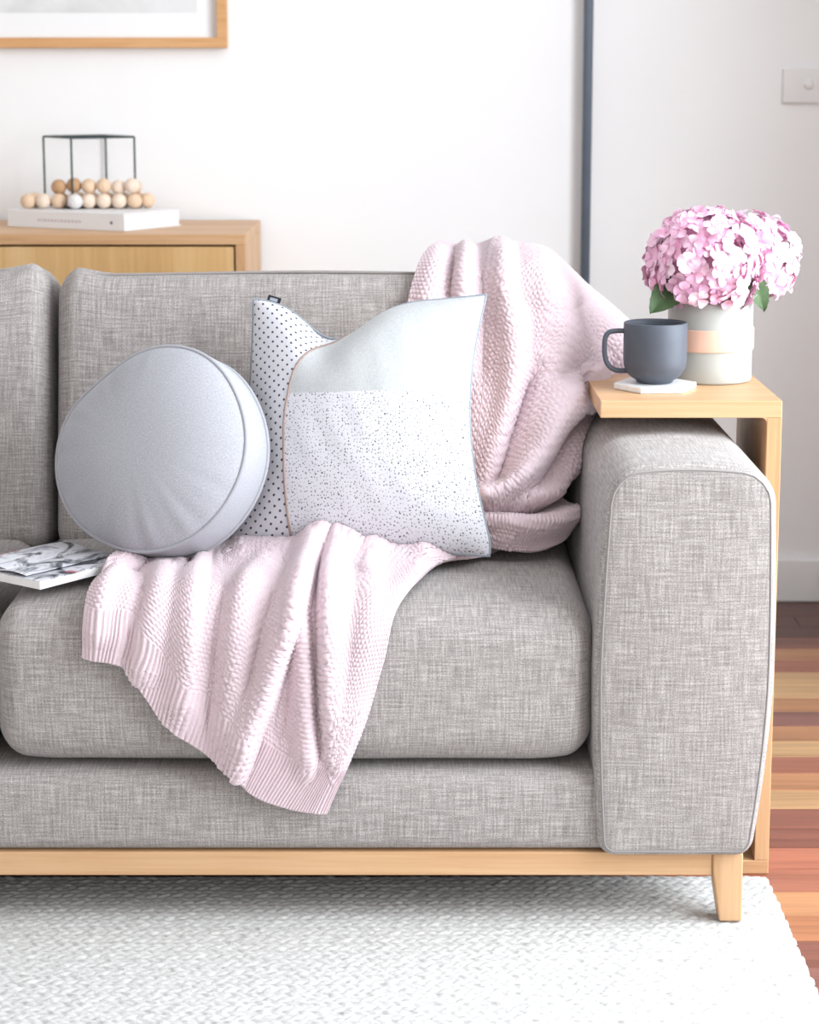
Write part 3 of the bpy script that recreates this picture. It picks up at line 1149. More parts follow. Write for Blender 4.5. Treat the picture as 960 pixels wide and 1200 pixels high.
for x, y, c, dy, lay in balls:
    if lay == 1:
        base = P(x, 236, Z=BTOP + br)
        pos = np.array(P(x, y, Y=base[1] + dy))
        pos[2] = max(pos[2], BTOP + br + .02)
    else:
        base = P(x, 236, Z=BTOP + br + .0003)
        pos = np.array([base[0] * (base[1] + dy + .012) / base[1], base[1] + dy + .012, BTOP + br + .0004])
    # nudge apart
    for _ in range(30):
        for q in placed:
            dlt = pos - q
            dd = np.linalg.norm(dlt)
            if dd < 2 * br - .0003:
                mv = dlt / (dd + 1e-9) * (2 * br - dd)
                if lay != 1:
                    mv[2] = 0
                pos = pos + mv * .6
    pos[2] = max(pos[2], BTOP + br + .0004)
    placed.append(pos)
    o = bpy.data.objects.new('wooden_ball', bm_)
    COL.objects.link(o)
    o.location = pos
    o.rotation_euler = (x, y, x * y)
    o.color = (*c, 1)
    if c is brown:
        lab, grp = 'dark brown wooden ball in the heap on the white book', 'brown balls on the book'
    elif c == (.8, .77, .75):
        lab, grp = 'whitish wooden ball beside the nearest upright of the wire cube', None
    elif lay == 1:
        lab, grp = 'pale wooden ball lying on top of the other balls', 'pale balls topping the heap'
    elif dy > .025:
        lab, grp = 'pale wooden ball low in the heap behind the front row', 'pale balls inside the heap'
    elif lay == 'bottom':
        lab, grp = 'pale wooden ball at the heap end, outside the wire cube', None
    else:
        lab, grp = 'pale wooden ball in the bottom row along the book spine', 'pale balls along the book spine'
    tag(o, lab, 'ball', grp)

# ------------------------------------------------------------------ picture, switch, pole
pf = thing('picture_frame', 'oak framed pale print hanging above the sideboard', 'picture', (-.8, YW, 1.1))
pb = P(266, 56, Y=YW - .03)
PX1, PZ0 = pb[0], pb[2]
PX0, PZ1, fw, fd = PX1 - .92, PZ0 + .66, .0205, .03
ya, yb = YW - fd, YW - .001
M['mat_board'] = plain('mat_board', (.86, .86, .855), .8, .1, 20, .005)
m, nt, b = newmat('faint_print', .8, (.7, .7, .7), .1)
t = NT(nt)
f = t.noise(t.coord('Object', (5, 5, 5)), 1, 4, .6, .5)
t.l(t.ramp(f, [(.35, (.66, .66, .65)), (.55, (.76, .76, .755)), (.7, (.72, .72, .72))]), b.inputs['Base Color'])
M['print'] = m
for a, b_ in (((PX0, ya, PZ0), (PX1, yb, PZ0 + fw)), ((PX0, ya, PZ1 - fw), (PX1, yb, PZ1)),
              ((PX0, ya, PZ0 + fw), (PX0 + fw, yb, PZ1 - fw)), ((PX1 - fw, ya, PZ0 + fw), (PX1, yb, PZ1 - fw))):
    mk('frame_bar', *rbox(a, b_, .0012, 1, 1)[:2], M['frame_oak'], pf, smooth=False)
mk('mat_board', *box((PX0 + fw, YW - .012, PZ0 + fw), (PX1 - fw, YW - .008, PZ1 - fw))[:2], M['mat_board'], pf, smooth=False)
ap = P(231, 15, Y=YW - .012)
mk('print', *box((PX0 + .1, YW - .0125, ap[2]), (ap[0], YW - .012, PZ1 - .1))[:2], M['print'], pf, smooth=False)

sw = thing('light_switch', 'white wall switch plate on the bare back wall', 'switch', tuple(P(950, 100, Y=YW)))
M['switch'] = plain('switch_plastic', (.80, .785, .77), .4, .4, 30, .01)
s0, s1 = P(916.5, 121, Y=YW - .004), P(916.5, 80, Y=YW - .004)
wX = s0[0]
pl = mk('switch_plate', *rbox((wX, YW - .009, s0[2]), (wX + .114, YW - .0003, s1[2]), .003, 3, 1)[:2], M['switch'], sw)
bc = P(948, 99, Y=YW - .009)
V, F = lathe([(0, 0), (.0105, 0), (.0105, .0015), (.0085, .004), (0, .0042)], 24)
V = np.stack([V[:, 0], -V[:, 2], V[:, 1]], -1) + np.array([bc[0], YW - .009, bc[2]])
mk('switch_button', V, F, M['switch'], sw)

xp0, xp1 = P(683, 100, Y=YW - .03)[0], P(694.5, 100, Y=YW - .03)[0]
pole = thing('metal_pole', 'slim dark grey metal pole standing against the white wall', 'pole', ((xp0 + xp1) / 2, YW - .03, 0))
V, F = lathe([(0, .0003), ((xp1 - xp0) / 2, .0003), ((xp1 - xp0) / 2, ZC - .001), (0, ZC - .001)], 24, ((xp0 + xp1) / 2, YW - .03, 0))
mk('tube', V, F, M['dark_metal'], pole)
for z in (.001, ZC - .009):
    V, F = lathe([(0, 0), (.022, 0), (.022, .006), (.014, .008), (0, .008)], 24, ((xp0 + xp1) / 2, YW - .03, z))
    if z > 1:
        V[:, 2] = 2 * z + .008 - V[:, 2]
    mk('flange', V - np.array([0, .008, 0]), F, M['dark_metal'], pole)

# ------------------------------------------------------------------ round cushion
M['felt'] = linen('cushion_marl', srgb(152, 153, 159), srgb(170, 171, 177), srgb(188, 189, 195), .8, 700, .3, 300)
RC, TH = .140, .072
rcC = P(190, 531, Y=2.81)
RM = Matrix.Translation(Vector(rcC)) @ Matrix.Rotation(math.radians(-21), 4, 'Z') @ Matrix.Rotation(math.radians(-20), 4, 'X')
rc = thing('round_cushion', 'round pale grey felt cushion with piped edges', 'cushion', (rcC[0], rcC[1], .46))
wr1, wr2 = Wav(21, 5), Wav(22, 16)


def rout(a):
    # slightly squashed outline: flatter on the upper side towards the sofa split
    return RC * (1 - .105 * np.exp(-((a - 2.35) / .5) ** 2) + .03 * np.exp(-((a - 1.05) / .45) ** 2)
                 + .02 * np.exp(-((a - 3.6) / .5) ** 2) + .010 * np.sin(5 * a + 1) * .5)


def disc(prof, n=120):
    """prof rows: (radius factor, local y)"""
    a = np.linspace(0, 2 * np.pi, n, endpoint=False)
    rows = []
    for k, y in prof:
        r = rout(a) * k
        rows.append(np.stack([r * np.cos(a), np.full(n, y), r * np.sin(a)], -1))
    return np.array(rows)


def disc_part(name, prof, uvmode, parent, mat, puck=0):
    G = disc(prof)
    H, Wd = G.shape[:2]
    a = np.linspace(0, 2 * np.pi, Wd, endpoint=False)
    for i, (k, y) in enumerate(prof):
        f = np.clip((k - .35) / .65, 0, 1) ** 2 * np.clip((1.02 - k) / .1, 0, 1)
        G[i, :, 1] += puck * f * (.0022 * np.sin(17 * a + 2) + .0016 * np.sin(29 * a) + .003 * np.sin(5 * a + 1)) * (1 + .8 * np.sin(a * 1 + 3.9))
    V = G.reshape(-1, 3)
    if uvmode == 'flat':
        uv = V[:, [0, 2]]
    else:
        uv = np.stack([np.tile(a * RC, H), np.repeat([p[1] for p in prof], Wd)], -1)
    F = grid_faces(H, Wd, wrapu=True)
    luv = uv[F]
    if uvmode != 'flat':
        last = F[:, 0] % Wd == Wd - 1
        luv[last, 1, 0] = luv[last, 2, 0] = 2 * np.pi * RC
    return mk(name, xf(RM, V), F, mat, parent, luv.reshape(-1, 2))


front = [(k, -TH / 2 - .050 * (1 - k ** 2.6) ** .8) for k in (0.001, .12, .25, .4, .55, .68, .78, .86, .92, .96, .985, 1.0)]
disc_part('front_panel', front, 'flat', rc, M['felt'], .5)
disc_part('gusset', [(1.0, -TH / 2), (1.012, -TH / 2 + .01), (1.02, 0), (1.012, TH / 2 - .01), (1.0, TH / 2)], 'wrap', rc, M['felt'], 0)
disc_part('back_panel', [(k, -y) for k, y in [(q, -TH / 2 - .022 * (1 - q ** 2.6) ** .8) for q in (1.0, .985, .95, .85, .7, .5, .25, .001)]], 'flat', rc, M['felt'], 0)
aa = np.linspace(0, 2 * np.pi, 160, endpoint=False)
for y in (-TH / 2, TH / 2):
    r = rout(aa) * 1.004
    mk('piping', *tube(xf(RM, np.stack([r * np.cos(aa), np.full(160, y), r * np.sin(aa)], -1)), .0031, 7, closed=True), M['felt'], rc)

# ------------------------------------------------------------------ square patchwork cushion
TL, TR, BR, BLc = P(297, 350, Y=2.95), P(577, 345, Y=2.90), P(574, 652, Y=2.765), P(268, 647, Y=2.84)
sqc = thing('patchwork_cushion', 'square white cushion with dotted and speckled panels', 'cushion', tuple((BR + BLc) / 2))
nrm = np.cross(TR - TL, TL - BLc)
nrm = nrm / np.linalg.norm(nrm)
if nrm[1] > 0:
    nrm = -nrm
wq1, wq2 = Wav(31, 6), Wav(32, 18)
UP = np.array([[-1, -.48], [-.5, -.56], [0, -.61], [.4, -.56], [.75, -.38], [1, -.12]])


def pil(u, v, side):
    """u,v in [-1,1] arrays -> world points of the front (side=1) or back (side=-1)"""
    # edges pulled in between the corners
    pin_r = .17 * np.clip(1 - ((v - .15) / 1.05) ** 2, 0, 1) ** 1.2
    pin_l = .05 * np.clip(1 - v ** 2, 0, 1)
    uu = np.where(u > 0, u * (1 - pin_r), u * (1 - pin_l))
    dent = .30 * np.exp(-((u + .30) / .36) ** 2) * np.clip(1 - u * u, 0, 1) ** .5 + .05 * np.clip(1 - u * u, 0, 1)
    pin_b = .03 * np.clip(1 - u ** 2, 0, 1)
    vv = np.where(v > 0, v * (1 - dent * v ** 1.0), v * (1 - pin_b))
    a = ((uu + 1) / 2)[..., None]
    b_ = ((vv + 1) / 2)[..., None]
    pos = (BLc * (1 - a) + BR * a) * (1 - b_) + (TL * (1 - a) + TR * a) * b_
    T = np.clip((1 - u ** 2), 0, 1) ** .55 * np.clip((1 - v ** 2), 0, 1) ** .55
    D = .080 if side > 0 else .055
    # crease under the dent
    cre = -.030 * np.exp(-((u + .38 - .10 * (1 - v)) / .16) ** 2) * np.clip((v - .25) / .75, 0, 1) ** 1.3 * T ** .3
    h = D * T + (cre if side > 0 else 0)
    p0 = np.stack([u * .17, v * .17, 0 * u], -1).reshape(-1, 3)
    h = h + (.0022 * wq1(p0) + .0012 * wq2(p0)).reshape(u.shape) * T * 1.2
    return pos + nrm * side * h[..., None]


nu1, nu2, nv1, nv2 = 26, 70, 56, 36
VS = .19
wl = np.linspace(-1, -.5, nu1)
wr = np.linspace(-.5, 1, nu2)


def warp(wc, v):
    up = np.interp(v, UP[:, 0], UP[:, 1])
    up = np.convolve(np.pad(up, 6, mode='edge'), np.ones(13) / 13, 'valid') if up.ndim == 1 else up
    return up


def panel(name, ws, vs, mat, side=1, flip=False):
    Wg, Vg = np.meshgrid(ws, vs)
    vfull = np.linspace(-1, 1, 81)
    upf = np.interp(vfull, UP[:, 0], UP[:, 1])
    upf = np.convolve(np.pad(upf, 5, mode='edge'), np.ones(11) / 11, 'valid')
    up = np.interp(Vg, vfull, upf)
    Ug = np.where(Wg < -.5, -1 + (Wg + 1) / .5 * (up + 1), up + (Wg + .5) / 1.5 * (1 - up))
    G = pil(Ug, Vg, side)
    uv = np.stack([Ug * .175 + .003 * Vg, Vg * .175], -1).reshape(-1, 2)
    F = grid_faces(len(vs), len(ws))
    if side < 0:
        F = F[:, ::-1]
    return mk(name, G.reshape(-1, 3), F, mat, sqc, uv)


# printed cottons
def dots_mat():
    m, nt, b = newmat('dotted_cotton', .9, (.86, .86, .88), .1, .2)
    t = NT(nt)
    uv = t.n('ShaderNodeTexCoord').outputs['UV']
    v = t.coord(vec=uv, scale=(95, 95, 1), rot=(0, 0, math.radians(38)))
    fr = t.n('ShaderNodeVectorMath', operation='FRACTION')
    t.l(v, fr.inputs[0])
    sb_ = t.n('ShaderNodeVectorMath', operation='SUBTRACT')
    t.l(fr.outputs[0], sb_.inputs[0])
    sb_.inputs[1].default_value = (.5, .5, 0)
    sx_ = t.n('ShaderNodeSeparateXYZ')
    t.l(sb_.outputs[0], sx_.inputs[0])
    d2 = t.math('ADD', t.math('MULTIPLY', sx_.outputs[0], sx_.outputs[0]), t.math('MULTIPLY', sx_.outputs[1], sx_.outputs[1]))
    k = t.ramp(d2, [(.022, (1, 1, 1)), (.036, (0, 0, 0))])
    w_ = t.noise(t.coord(vec=uv, scale=(900, 900, 1)), 1, 2, .5)
    basec = t.ramp(w_, [(.3, srgb(208, 208, 214)), (.7, srgb(220, 220, 226))])
    t.l(t.mix(k, basec, srgb(70, 72, 84)), b.inputs['Base Color'])
    return m


def speck_mat():
    m, nt, b = newmat('speckled_cotton', .9, (.86, .86, .88), .1, .2)
    t = NT(nt)
    uv = t.n('ShaderNodeTexCoord').outputs['UV']
    vor = t.n('ShaderNodeTexVoronoi')
    vor.voronoi_dimensions = '2D'
    vor.inputs['Scale'].default_value = 1
    vor.inputs['Randomness'].default_value = .85
    nz = t.n('ShaderNodeTexNoise')
    nz.inputs['Scale'].default_value = 260
    t.l(uv, nz.inputs['Vector'])
    mx = t.n('ShaderNodeMix', data_type='VECTOR')
    mx.inputs[0].default_value = .0035
    t.l(uv, mx.inputs[4])
    t.l(nz.outputs['Color'], mx.inputs[5])
    t.l(t.coord(vec=mx.outputs[1], scale=(215, 215, 1)), vor.inputs['Vector'])
    sepc = t.n('ShaderNodeSeparateColor')
    t.l(vor.outputs['Color'], sepc.inputs[0])
    thr = t.math('ADD', t.math('MULTIPLY', sepc.outputs[0], .15), .11)
    k = t.math('LESS_THAN', vor.outputs['Distance'], thr)
    k = t.math('MULTIPLY', k, t.math('ADD', t.math('MULTIPLY', sepc.outputs[1], .5), .45))
    w_ = t.noise(t.coord(vec=uv, scale=(900, 900, 1)), 1, 2, .5)
    basec = t.ramp(w_, [(.3, srgb(208, 208, 214)), (.7, srgb(220, 220, 226))])
    t.l(t.mix(k, basec, srgb(66, 66, 74)), b.inputs['Base Color'])
    return m


M['dots'], M['specks'] = dots_mat(), speck_mat()
M['pale_linen'] = linen('pale_linen', srgb(172, 175, 177), srgb(190, 193, 194), srgb(205, 207, 208), .8, 700, .2, 120)
M['peach_linen'] = linen('peach_linen', srgb(226, 190, 165), srgb(240, 208, 184), srgb(248, 222, 202), .8, 700, .2, 120)
M['taupe_pipe'] = plain('taupe_piping', srgb(164, 144, 136), .8, .2, 200, .1)
M['blue_pipe'] = plain('grey_blue_piping', srgb(150, 158, 166), .8, .2, 200, .1)
M['black_tag'] = plain('black_label', srgb(40, 44, 52), .7, .2, 200, .1)
M['tag_print'] = plain('label_print', srgb(160, 166, 176), .7, .2, 200, .1)
vlow, vhigh = np.linspace(-1, VS, nv1), np.linspace(VS, 1, nv2)
vall = np.concatenate([vlow, vhigh[1:]])
panel('dotted_panel', wl, vall, M['dots'])
panel('speckled_panel', wr, vlow, M['specks'])
panel('linen_panel', wr, vhigh, M['pale_linen'])
panel('back_panel', np.linspace(-1, 1, 60), np.linspace(-1, 1, 60), M['peach_linen'], -1)
vf = np.linspace(-1, 1, 81)
upf = np.convolve(np.pad(np.interp(vf, UP[:, 0], UP[:, 1]), 5, mode='edge'), np.ones(11) / 11, 'valid')
mk('seam_piping', *tube(pil(upf, vf, 1), .0019, 6), M['taupe_pipe'], sqc)
q = np.linspace(-1, 1, 60)
o1 = np.ones(60)
loop = np.concatenate([pil(q, o1, 1)[:-1], pil(o1, q[::-1], 1)[:-1], pil(q[::-1], -o1, 1)[:-1], pil(-o1, q, 1)[:-1]])
mk('edge_piping', *tube(loop, .0018, 6, closed=True), M['blue_pipe'], sqc)
# black woven label on the top edge
ta, tb = pil(np.array([-.885]), np.array([1.0]), 1)[0], pil(np.array([-.775]), np.array([1.0]), 1)[0]
ex = tb - ta
ex /= np.linalg.norm(ex)
ez = np.cross(ex, nrm)
ez = ez if ez[2] > 0 else -ez


def tagbox(a0, a1, z0, z1, y0, y1):
    V, F, _ = box((a0, y0, z0), (a1, y1, z1))
    return ta + V[:, :1] * ex + V[:, 1:2] * nrm + V[:, 2:] * ez, F


Lg = np.linalg.norm(tb - ta)
tg = mk('label_tag', *tagbox(0, Lg, .0, .0095, -.001, .0008), M['black_tag'], sqc, smooth=False)
mk('label_print', *tagbox(Lg * .2, Lg * .78, .0025, .0068, .0008, .0011), M['tag_print'], tg, smooth=False)

# ------------------------------------------------------------------ magazine
M['paper'] = plain('magazine_paper', (.84, .83, .82), .6, .3, 300, .03)
m, nt, b = newmat('magazine_print', .35, (.7, .7, .7), .4)
t = NT(nt)
uvn = t.n('ShaderNodeTexCoord').outputs['UV']
n1 = t.noise(t.coord(vec=uvn, scale=(16, 26, 1)), 1, 5, .6, 1.2)
c1_ = t.ramp(n1, [(.38, srgb(60, 62, 70)), (.44, srgb(150, 152, 158)), (.49, srgb(220, 220, 225)), (.58, srgb(214, 214, 220)), (.64, srgb(130, 134, 142)), (.70, srgb(232, 226, 226))])
n2 = t.noise(t.coord(vec=uvn, scale=(9, 9, 1), loc=(3, 3, 3)), 1, 2, .5)
k2 = t.ramp(n2, [(.60, (0, 0, 0)), (.64, (1, 1, 1))])
c2_ = t.mix(k2, c1_, srgb(186, 90, 104))
sepu = t.n('ShaderNodeSeparateXYZ')
t.l(uvn, sepu.inputs[0])
t.l(c2_, b.inputs['Base Color'])
M['mag_print'] = m
MZ = .4545
C0 = P(47, 691, Z=MZ)
er, el = np.array([.607, .794, 0]), np.array([-.794, .607, 0])
mag = thing('magazine', 'open magazine with printed pages lying on the seat', 'magazine', tuple(C0))


def magblock(name, a0, a1, b0, b1, zf, mat, th, n=14):
    """sheet / block over a (along er), b (along el), top height zf(a,b)"""
    A, B = np.meshgrid(np.linspace(a0, a1, n), np.linspace(b0, b1, n))
    top = C0 + A[..., None] * er + B[..., None] * el
    Z = zf(A, B)
    T_ = top.copy()
    T_[..., 2] = MZ + Z
    Bt = top.copy()
    Bt[..., 2] = MZ + (Z - th if th else 0)
    V = np.concatenate([T_.reshape(-1, 3), Bt.reshape(-1, 3)])
    F = [tuple(f) for f in grid_faces(n, n)]
    N_ = n * n
    F += [tuple(i + N_ for i in f[::-1]) for f in F]
    idx = np.arange(N_).reshape(n, n)
    rim = list(idx[0, :-1]) + list(idx[:-1, -1]) + list(idx[-1, :0:-1]) + list(idx[:0:-1, 0])
    for i in range(len(rim)):
        p, q_ = rim[i], rim[(i + 1) % len(rim)]
        F.append((q_, p, p + N_, q_ + N_))
    uv = np.stack([A, B], -1).reshape(-1, 2)
    uv = np.concatenate([uv, uv])
    return mk(name, V, F, mat, mag, np.array([uv[i] for f in F for i in f]), smooth=False)


magblock('page_block', 0, .165, 0, .135, lambda a, b: .0095 + 0 * a, M['paper'], .0095)
magblock('printed_page', .001, .164, .001, .134, lambda a, b: .0103 + 0 * a, M['mag_print'], .0007)
magblock('printed_page', .004, .162, .030, .133, lambda a, b: .0115 + .0045 * np.exp(-((b - .055) / .03) ** 2) * (1 - .5 * a / .2), M['mag_print'], .0006)
magblock('printed_page', .010, .160, .075, .132, lambda a, b: .0132 + .006 * np.exp(-((b - .12) / .04) ** 2), M['mag_print'], .0006)

# ------------------------------------------------------------------ knitted throw
m, nt, b = newmat('pink_knit', .95, (.8, .6, .65), .1, .35)
t = NT(nt)
uvn = t.n('ShaderNodeTexCoord').outputs['UV']
f = t.noise(t.coord(vec=uvn, scale=(500, 500, 1)), 1, 3, .6)
t.l(t.ramp(f, [(.3, srgb(212, 192, 198)), (.7, srgb(228, 210, 215))]), b.inputs['Base Color'])
t.bump(f, b, .3, .0006)
M['knit'] = m


def ridges(X, Y, lst):
    h = np.zeros_like(X)
    for pts, a, wd in lst:
        c = spline(pts, 50)
        d2 = np.full(X.shape, 1e9)
        tt = np.zeros(X.shape)
        for i, (cx, cy) in enumerate(c):
            dd = (X - cx) ** 2 + (Y - cy) ** 2
            k = dd < d2
            d2 = np.where(k, dd, d2)
            tt = np.where(k, i / 49, tt)
        if isinstance(wd, tuple):       # different slopes on the two sides of the crest
            tg_ = np.gradient(c, axis=0)
            ix = np.clip((tt * 49).astype(int), 0, 49)
            crs = tg_[ix, 0] * (Y - c[ix, 1]) - tg_[ix, 1] * (X - c[ix, 0])
            k_ = 1 / (1 + np.exp(-crs / 4.0))
            wd = wd[0] * k_ + wd[1] * (1 - k_)
        tap = np.clip(np.minimum(tt, 1 - tt) / .18 + .35, 0, 1)
        h += a * np.exp(-d2 / wd ** 2) * tap
    return h


def normals(G):
    du = np.gradient(G, axis=1)
    dv = np.gradient(G, axis=0)
    n_ = np.cross(du, dv)
    n_ /= np.linalg.norm(n_, axis=-1, keepdims=True) + 1e-12
    return n_


def upsample(G, h, w_):
    A = crom(G, np.linspace(0, G.shape[0] - 1, h))
    B = crom(np.swapaxes(A, 0, 1), np.linspace(0, G.shape[1] - 1, w_))
    return np.swapaxes(B, 0, 1)


def knit(G, width, rib_len, toward, p=.0060, amp=.0036, edges=(1, 1, 1, 1)):
    """G dense grid rows back->hem; adds thickness rounding and stitches"""
    n_ = normals(G)
    if (n_ * toward).sum(-1).mean() < 0:
        n_ = -n_
    H, Wd = G.shape[:2]
    seg = np.linalg.norm(np.diff(G, axis=0), axis=-1)
    fromhem = np.concatenate([np.cumsum(seg[::-1], 0)[::-1], np.zeros((1, Wd))])
    u = np.tile(np.linspace(0, width, Wd), (H, 1))
    rowi = np.floor(fromhem / p)
    du = (u / p + .5 * (rowi % 2)) % 1 - .5
    dv = (fromhem / p) % 1 - .5
    moss = np.sqrt(np.clip(1 - (du * 1.9) ** 2, 0, 1) * np.clip(1 - (dv * 1.9) ** 2, 0, 1))
    rib = np.abs(np.cos(np.pi * u / p)) ** .7
    k = np.clip((fromhem - rib_len) / .002, 0, 1) if rib_len > 0 else np.ones_like(u)
    h = amp * (moss * k + rib * (1 - k))
    # bound hem
    if rib_len > 0:
        h = np.where(fromhem < .004, amp * (.9 + .25 * np.cos(2 * np.pi * u / p)), h)
    th = .0045
    segu = np.linalg.norm(np.diff(G, axis=1), axis=-1)
    cu = np.concatenate([np.zeros((H, 1)), np.cumsum(segu, 1)], 1)
    e = np.full((H, Wd), 9.0)
    if edges[0]:
        e = np.minimum(e, cu)
    if edges[1]:
        e = np.minimum(e, cu[:, -1:] - cu)
    if edges[2]:
        e = np.minimum(e, fromhem)
    ed = np.sqrt(np.clip(1 - (1 - np.clip(e / th, 0, 1)) ** 2, 0, 1))
    P2 = G + n_ * (th * ed + h * ed)[..., None]
    uv = np.stack([u, fromhem], -1)
    return P2, uv


def clear_of(V, roots, gap=.0015, reach=.06, passes=3):
    """cloth lies on things, not in them: move points that are inside a (convex) part out to its surface"""
    V = V.copy()
    parts_ = []
    for r_ in roots:
        for o in [r_] + list(r_.children_recursive):
            if o.type == 'MESH' and o.name.split('.')[0] not in ('piping', 'seam', 'edge_piping', 'seam_piping', 'label_tag', 'label_print', 'shade_sheet', 'leg', 'plinth_rail'):
                parts_.append(o)
    groups_ = []
    for o in parts_:
        co = np.array([tuple(v.co) for v in o.data.vertices]) + ORG[o.name]
        fs = [tuple(p.vertices) for p in o.data.polygons]
        groups_.append((o.parent if o.parent and 'cushion' in o.parent.name and o.parent.name != 'sofa' else o, co, fs))
    solid = {}
    for key, co, fs in groups_:          # panels of one cushion form one solid
        k = key.name
        if k in solid:
            n0 = len(solid[k][0])
            solid[k] = (np.vstack([solid[k][0], co]), solid[k][1] + [tuple(i + n0 for i in f) for f in fs])
        else:
            solid[k] = (co, fs)
    trees = [(co.min(0), co.max(0), co.mean(0) if 'cushion' in k else (co.min(0) + co.max(0)) / 2, BVHTree.FromPolygons(co.tolist(), fs)) for k, (co, fs) in solid.items()]
    for _ in range(passes):
        for lo, hi, cen, bv_ in trees:
            cand = np.where(np.all((V > lo - gap) & (V < hi + gap), axis=1))[0]
            for i in cand:
                loc, nn_, _i, d_ = bv_.find_nearest(Vector(V[i]), reach)
                if loc is None:
                    continue
                n_ = np.array(nn_)
                q_ = np.array(loc)
                if n_ @ (q_ - cen) < 0:
                    n_ = -n_
                if (V[i] - q_) @ n_ < gap:
                    V[i] = q_ + n_ * gap
    return V


# --- part lying over the seat and hanging over its front
ZT, YFp, RQ = .4475, 2.589, .055


def seat_hit(x, y):
    """where the view line through a photo point meets the smooth seat profile"""
    d = ray(x, y)
    k = (ZT - CAMH) / d[2]
    yy = k * d[1]
    if yy >= YFp + RQ:
        return np.array([k * d[0], yy, ZT]), np.array([0, 0, 1.0])
    cy, cz = YFp + RQ, ZT - RQ
    # circle
    a = d[1] ** 2 + d[2] ** 2
    b_ = 2 * (-cy * d[1] + (CAMH - cz) * d[2])
    c_ = cy ** 2 + (CAMH - cz) ** 2 - RQ ** 2
    disc_ = b_ * b_ - 4 * a * c_
    if disc_ > 0:
        k = (-b_ - math.sqrt(disc_)) / (2 * a)
        yy, zz = k * d[1], CAMH + k * d[2]
        if zz >= cz:
            n_ = np.array([0, yy - cy, zz - cz]) / RQ
            return np.array([k * d[0], yy, zz]), n_
    k = YFp / d[1]
    return np.array([k * d[0], YFp, CAMH + k * d[2]]), np.array([0, -1.0, 0])


rows = [
    [(165, 650), (215, 642), (255, 630), (320, 622), (400, 626), (500, 634), (612, 630)],
    [(128, 676), (188, 662), (245, 650), (310, 645), (385, 648), (468, 650), (566, 656)],
    [(107, 694), (172, 692), (232, 688), (295, 685), (365, 690), (440, 688), (506, 672)],
    [(101, 715), (162, 722), (222, 738), (288, 742), (352, 745), (412, 742), (466, 714)],
    [(99, 735), (157, 750), (212, 790), (280, 800), (342, 808), (400, 805), (449, 775)],
    [(98, 753), (152, 768), (202, 825), (274, 852), (326, 872), (382, 878), (425, 850)],
    [(97, 770), (148, 785), (195, 848), (262, 896), (296, 930), (342, 947), (383, 953)]]
C = np.array(rows, float)
N = 110
Gp = upsample(C, N, N)
base = np.zeros((N, N, 3))
nor = np.zeros((N, N, 3))
for i in range(N):
    for j in range(N):
        base[i, j], nor[i, j] = seat_hit(*Gp[i, j])
RS = [
    ([(262, 660), (300, 656), (350, 660), (420, 662), (490, 662), (566, 660)], .017, 12),
    ([(250, 632), (240, 650), (232, 675), (225, 730), (221, 800), (215, 850)], .011, (20, 10)),
    ([(231, 654), (226, 664), (220, 674)], -.014, 7),
    ([(262, 700), (254, 740), (248, 800), (243, 850)], -.006, 8),
    ([(330, 668), (300, 685), (284, 710), (276, 750), (271, 825), (262, 880)], .012, (12, 20)),
    ([(410, 650), (372, 668), (350, 712), (328, 765), (312, 810), (295, 850), (276, 912)], .026, (17, 8)),
    ([(322, 700), (308, 740), (296, 800)], -.005, 9),
    ([(345, 745), (336, 800), (326, 870)], -.006, 12),
    ([(352, 722), (357, 770), (361, 830), (362, 900)], .013, (12, 6)),
    ([(374, 672), (369, 700), (369, 760), (371, 830), (376, 880)], -.020, 6.5),
    ([(425, 648), (392, 672), (384, 705), (384, 780), (388, 880)], .018, (7, 22)),
    ([(440, 690), (425, 760), (410, 850)], .006, 14),
    ([(172, 690), (160, 730), (148, 778)], -.012, 8),
    ([(195, 668), (186, 700), (175, 750), (168, 800)], .009, 16),
    ([(140, 672), (122, 700), (112, 755)], .009, 16),
    ([(165, 660), (160, 680)], -.006, 8),
    ([(455, 640), (440, 665), (430, 690)], .008, 12),
    ([(520, 642), (505, 655), (490, 668)], .006, 9),
]
hgt = ridges(Gp[..., 0], Gp[..., 1], RS)
hgt = .006 + np.maximum(hgt * 1.25, -.005)
jj = np.linspace(0, 1, N)
edge_drop = np.clip(jj / .05, 0, 1) * np.clip((1 - jj) / .05, 0, 1)
hgt = hgt * (.35 + .65 * edge_drop[None, :])
Gs = base + nor * hgt[..., None]
# lifted where it lies over the end of the magazine
ma, mb = (Gs - C0) @ er, (Gs - C0) @ el
mw_ = np.clip((.195 - ma) / .03, 0, 1) * np.clip((mb + .025) / .02, 0, 1)
mw_ = mw_ * mw_ * (3 - 2 * mw_)
Gs[..., 2] = np.maximum(Gs[..., 2], Gs[..., 2] * (1 - mw_) + (MZ + .016) * mw_)
Gs = upsample(Gs, 400, 440)
Vs, uvs = knit(Gs, .46, .066, np.array([0, -.7, .7]), edges=(1, 1, 1, 0))
Fs = grid_faces(400, 440)[:, ::-1]

throw = thing('throw_blanket', 'pale pink knitted throw draped over the sofa back and seat', 'blanket', tuple(P(440, 640, Z=.45)))
Vs = clear_of(Vs.reshape(-1, 3), [sofa, sqc, rc])
mk('seat_drape', Vs, Fs, M['knit'], throw, uvs.reshape(-1, 2))

